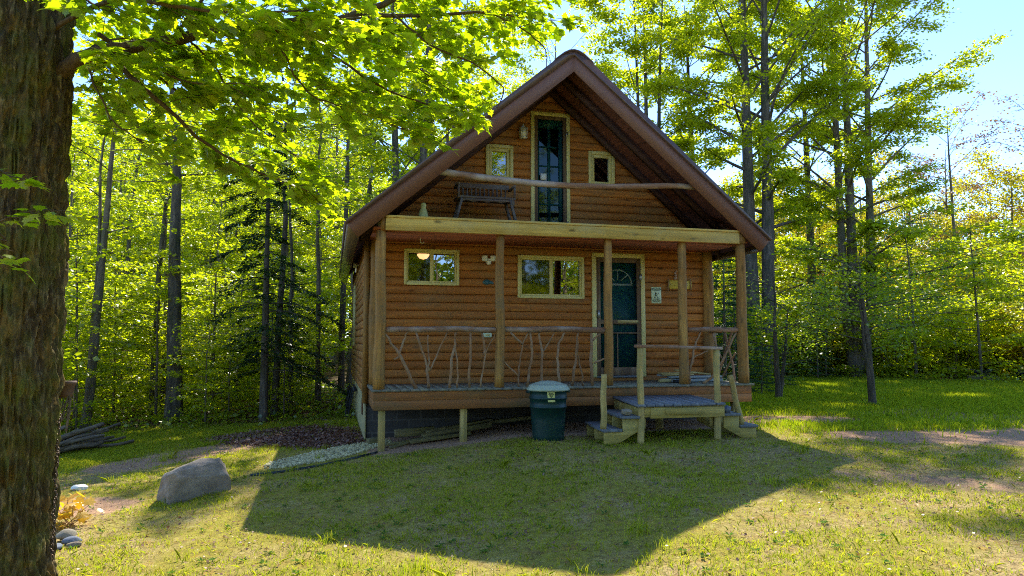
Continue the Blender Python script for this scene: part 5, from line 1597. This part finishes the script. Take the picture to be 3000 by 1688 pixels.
for nm, (pts, r0, r1) in BR.items():
    p = np.array(pts, float)
    k = len(p) * 4
    q = interp_path(p, np.linspace(0, 1, k))
    q[1:-1] = .25 * q[:-2] + .5 * q[1:-1] + .25 * q[2:]
    q = q + rg.normal(size=q.shape) * .004
    L = np.linalg.norm(np.diff(p, axis=0), axis=1).sum()
    rr2 = np.linspace(r0, r1, k)
    if nm == 'limb':
        rr2[:6] += np.array([.05, .03, .018, .01, .005, .002])
    big = nm in ('limb', 'b2', 'b3', 'low', 'up1', 'up2')
    if big:
        MB().tube(q, rr2, 10, True, .05, rg).build('limb', M['twigbark'], mp, smooth=True)
    else:
        twm.tube(q, rr2, 7, True, .04, rg)
    # side twigs carrying leaves
    sprig = nm.startswith('sprig')
    nt = int(L * (14.5 if not sprig else 9)) + 2
    for i in range(nt):
        u = rg.uniform(.22 if nm in ('limb', 'low', 'up1', 'up2') else .12, 1.02)
        if sprig: u = rg.uniform(.4, 1.02)
        b = interp_path(q, np.array([min(u, 1)]))[0]
        tdir = interp_path(q, np.array([min(u + .08, 1.)]))[0] - interp_path(q, np.array([max(u - .08, 0)]))[0]
        az = math.atan2(tdir[1], tdir[0]) + (1 if rg.random() < (.8 if nm in ('limb', 'low', 'b2') else .5) else -1) * rg.uniform(.3, 1.25)
        Lt = rg.uniform(.2, .62) if not sprig else rg.uniform(.04, .10)
        e = rg.uniform(-.35, .28)
        s_ = np.linspace(0, 1, 5)
        Q = b + np.stack([np.cos(az) * Lt * s_, np.sin(az) * Lt * s_, Lt * (e * s_ - .16 * s_ ** 2)], 1)
        ex_, ez_ = Q[-1][0], Q[-1][2]
        if (ex_ > .45 and ez_ < 2.55 + (ex_ - .45) * .6) or (ex_ > .88 and ez_ < 3.5): continue
        twm.tube(Q, np.linspace(.0035, .0015, 5), 4, False)
        nl = int(Lt * 38) + 2 if not sprig else 2
        uu = rg.uniform(.25, 1.05, nl)
        c = interp_path(Q, uu)
        side = rg.choice([-1, 1], nl)
        a2 = az + side * rg.uniform(.2, 1.1, nl)
        off = rg.uniform(.01, .075, nl)
        c[:, 0] += np.cos(a2) * off; c[:, 1] += np.sin(a2) * off
        c[:, 2] += -off * .35 + rg.normal(size=nl) * .012
        allC.append(c); allD.append(np.stack([np.cos(a2), np.sin(a2), 0 * a2], 1))
twm.build('twigs', M['twigbark'], mp, smooth=True)['kind'] = 'stuff'
C = np.concatenate(allC); D = np.concatenate(allD)
k_ = ~((C[:, 0] > .45) & (C[:, 0] < .88) & (C[:, 2] < 2.55 + (C[:, 0] - .45) * .6)) & ~((C[:, 0] >= .88) & (C[:, 2] < 3.5))
C, D = C[k_], D[k_]
print('near leaves', len(C))
MB().add(*leaves(rg, C, .094, MAPLE, .34, 1.0, D, droop=.3)).build('leaves', M['leaf_near'], mp)

# chain and pot hanging by the trunk
chn = thing('hanging_chain', 'rusty chain hanging down along the right side of the mossy trunk', 'chain', (-2.55, -4.3, -.9))
mb = MB()
for c_ in range(2):
    for i in range(26):
        z = .18 - i * .042 - c_ * .02
        x = -2.555 + .012 * c_ + .006 * math.sin(i); y = -4.38 - .04 * c_
        rot = i % 2
        pts = [(x + (.012 * math.cos(a) if rot else 0), y + (0 if rot else .012 * math.cos(a)), z + .026 * math.sin(a)) for a in np.linspace(0, 2 * PI, 9)]
        mb.tube(pts, .004, 5, False)
mb.build('links', M['chain'], chn)
pt = thing('hanging_pot', 'brown clay pot hanging by the right side of the mossy trunk', 'pot', (-2.58, -4.2, .38))
MB().lathe([(.001, 0), (.045, 0), (.055, .03), (.07, .10), (.078, .105), (.078, .125), (.062, .125), (.05, .03)], (-2.58, -4.2, .27), 20).build('bowl', M['terracotta'], pt, smooth=True)
mb = MB()
for i in range(16):
    a = rg.uniform(0, 6.28)
    x, y = -2.58 + .05 * math.cos(a), -4.2 + .05 * math.sin(a)
    L = rg.uniform(.1, .34)
    mb.tube([(x, y, .30), (x + rg.normal() * .02 - .02, y, .30 - L * .5), (x + rg.normal() * .03 - .05, y, .30 - L)], .004, 4, False)
mb.build('dry_roots', M['driftwood'], pt)
# yellow leaved plant by the trunk
yp = thing('yellow_plant', 'low bright yellow leafed plant behind the mossy trunk', 'plant', G(-3.12, -2.3))
C = np.array(G(-3.12, -2.3, .16)) + rg.normal(size=(40, 3)) * np.array([.13, .13, .07])
MB().add(*leaves(rg, C, .13, MAPLE, .5)).build('leaves', M['yellowleaf'], yp)
mb = MB()
for i in range(12):
    mb.tube([G(-3.12 + rg.normal() * .03, -2.3 + rg.normal() * .03, -.02), tuple(C[i])], .003, 4, False)
mb.build('stems', M['twig'], yp)

# ------------------------------------------------------------------ grass, straw, fallen leaves, weeds
def in_house(x, y):
    return (x > -.05) & (x < 6.3) & (y > -.05)
def cover(rng, n, x0, x1, y0, y1, dens):
    x = rng.uniform(x0, x1, n); y = rng.uniform(y0, y1, n)
    keep = rng.random(n) < dens(x, y)
    keep &= ~in_house(x, y)
    keep &= np.hypot(x - bx_, y - by_) > .24
    return x[keep], y[keep]
def blades(rng, x, y, h, w, bend=.5):
    n = len(x)
    az = rng.uniform(0, 2 * PI, n)
    hh = h * rng.uniform(.5, 1.5, n)
    z = gz(x, y) - .004
    lean_ = bend * np.abs(rng.normal(size=n)) * hh
    la_ = rng.uniform(0, 2 * PI, n)
    B = np.stack([x, y, z], 1)
    S = np.stack([np.cos(az), np.sin(az), 0 * az], 1) * (w * rng.uniform(.6, 1.3, n))[:, None] / 2
    T = B + np.stack([np.cos(la_) * lean_, np.sin(la_) * lean_, hh], 1)
    Mi = B * .5 + T * .5 + np.stack([0 * x, 0 * x, hh * .12], 1) - np.stack([np.cos(la_) * lean_, np.sin(la_) * lean_, 0 * x], 1) * .18
    V = np.stack([B - S, B + S, Mi + S * .8, T, Mi - S * .8], 1).reshape(-1, 3)
    F = (np.array([[0, 1, 2, 3, 4]])[None] + (np.arange(n) * 5)[:, None, None]).reshape(-1, 5)
    return V, F
rg = np.random.default_rng(101)
def clump(x, y, s=1.3, a=.48, b=.66, o=0):
    return sstep(a, b, fbm(x * s + o, y * s + 3 + o, 4))
def dn(x, y):
    d = .14 + .86 * clump(x, y, 1.6, .42, .6) * (.35 + .65 * clump(x, y, 7., .4, .6, 5))
    d = d * (1 - .93 * sstep(.2, .6, dirt_mask(x, y))) * (1 - .9 * mulch_mask(x, y)) * (1 - .8 * forest_mask(x, y))
    g_ = ((x + .55) * .8 + (y - .35) * .6, -(x + .55) * .6 + (y - .35) * .8)
    d = d * (((g_[0] / 1.1) ** 2 + (g_[1] / .45) ** 2) > 1)
    return d
x, y = cover(rg, 420000, -6.5, 8.5, -7.2, 5.0, dn)
x2, y2 = cover(rg, 200000, -6.5, 1, .0, 6.5, lambda x, y: np.clip(dn(x, y) * 2.2, 0, 1) * sstep(.5, 2.5, y - x * .3 - 1))
mb = MB().add(*blades(rg, x, y, .034, .0065, .9)).add(*blades(rg, x2, y2, .05, .007, .7))
# longer tufts
tx = rg.uniform(-6, 8, 260); ty = rg.uniform(-6.5, 3, 260)
tk_ = ~in_house(tx, ty) & (dirt_mask(tx, ty) < .5)
for a, b in zip(tx[tk_], ty[tk_]):
    k = int(rg.integers(12, 40))
    mb.add(*blades(rg, a + rg.normal(size=k) * .035, b + rg.normal(size=k) * .035, rg.uniform(.04, .085), .005, .6))
for (a, b) in ((-.05, -5.2), (.25, -5.35), (.1, -4.95), (1.9, -5.0), (3.9, -3.9), (5.4, -2.4), (-3.0, 1.2), (-2.9, 1.4)):
    mb.add(*blades(rg, a + rg.normal(size=60) * .05, b + rg.normal(size=60) * .05, .11, .006, .5))
tag(mb.build('grass', M['grass'], base=(0, 0, -.9)), 'short patchy green grass over the front lawn', kind='stuff')
x, y = cover(rg, 330000, -6.5, 9, -7.2, 4.5, lambda x, y: .55 * (1 - .5 * clump(x, y, 1.6)) * (1 - .8 * forest_mask(x, y)) * (1 - .75 * sstep(.2, .6, dirt_mask(x, y))))
mb = MB().add(*blades(rg, x, y, .014, .0045, 2.4))
tag(mb.build('dry_grass', M['straw'], base=(0, 0, -.9)), 'dry straw and thatch between the grass', kind='stuff')
# meadow
def dm_(x, y):
    r = np.hypot(x + .57, y + 10.4)
    d = sstep(5.5, 7.5, x + .4 * y) * (1 - .95 * sstep(.3, .7, dirt_mask(x, y))) * sstep(30.5, 29, r) * sstep(-2.3, -.8, y + .12 * (x - 7))
    return d * (.45 + .55 * clump(x, y, .8, .3, .5, 9))
x, y = cover(rg, 480000, 4.5, 30, -3, 19, dm_)
mb = MB().add(*blades(rg, x, y, .085, .013, .6))
tag(mb.build('meadow_grass', M['meadow'], base=(0, 0, -.9)), 'taller green meadow grass right of the cabin', kind='stuff')
# forest floor plants
x, y = cover(rg, 60000, -16, 6, 3.6, 16, lambda x, y: .5 * forest_mask(x, y) * (.3 + .7 * clump(x, y, 1.1)))
C = np.stack([x, y, gz(x, y) + np.abs(rg.normal(size=len(x))) * .10 + .02], 1)
x3, y3 = cover(rg, 30000, 6, 34, 6, 24, lambda x, y: forest_mask(x, y))
C3 = np.stack([x3, y3, gz(x3, y3) + np.abs(rg.normal(size=len(x3))) * .25], 1)
tag(MB().add(*leaves(rg, np.concatenate([C, C3]), .10, KITE, .5)).build('ground_cover', M['leaf_deep'], base=(0, 0, -1)), 'low green plants covering the forest floor', kind='stuff')
# fallen leaves
x, y = cover(rg, 26000, -6, 9, -7, 4.5, lambda x, y: .15 + .5 * clump(x, y, 2.2, .5, .65, 31))
n0_ = len(x)
xm, ym = cover(rg, 22000, -3.6, .0, .8, 5.0, lambda x, y: mulch_mask(x, y))
xf, yf_ = cover(rg, 40000, -14, 4, 3.8, 12, lambda x, y: .6 * forest_mask(x, y))
x = np.concatenate([x, xm, xf]); y = np.concatenate([y, ym, yf_])
C = np.stack([x, y, gz(x, y) + .012 + rg.random(len(x)) * .02], 1)
tag(MB().add(*leaves(rg, C, np.where(np.arange(len(C)) < n0_, .030, .055), KITE, .35)).build('fallen_leaves', M['deadleaf'], base=(0, 0, -1)), 'brown fallen leaves on the lawn and beside the cabin', kind='stuff')
# weed rosettes
x, y = cover(rg, 480, -4, 7.5, -6.5, .2, lambda x, y: .25 + .75 * clump(x, y, .9, .45, .6, 20))
C = []; D = []
for a, b in zip(x, y):
    k = 9
    an = np.arange(k) * .7 + rg.random()
    C.append(np.stack([a + np.cos(an) * .006, b + np.sin(an) * .006, np.full(k, float(gz(a, b)) + .012)], 1)); D.append(np.stack([np.cos(an), np.sin(an), 0 * an], 1))
C = np.concatenate(C); D = np.concatenate(D)
tag(MB().add(*leaves(rg, C, .042, KITE, .25, .4, D, droop=-.35)).build('weeds', M['weed'], base=(0, 0, -1)), 'low green weed rosettes scattered in the shaded lawn', kind='stuff')
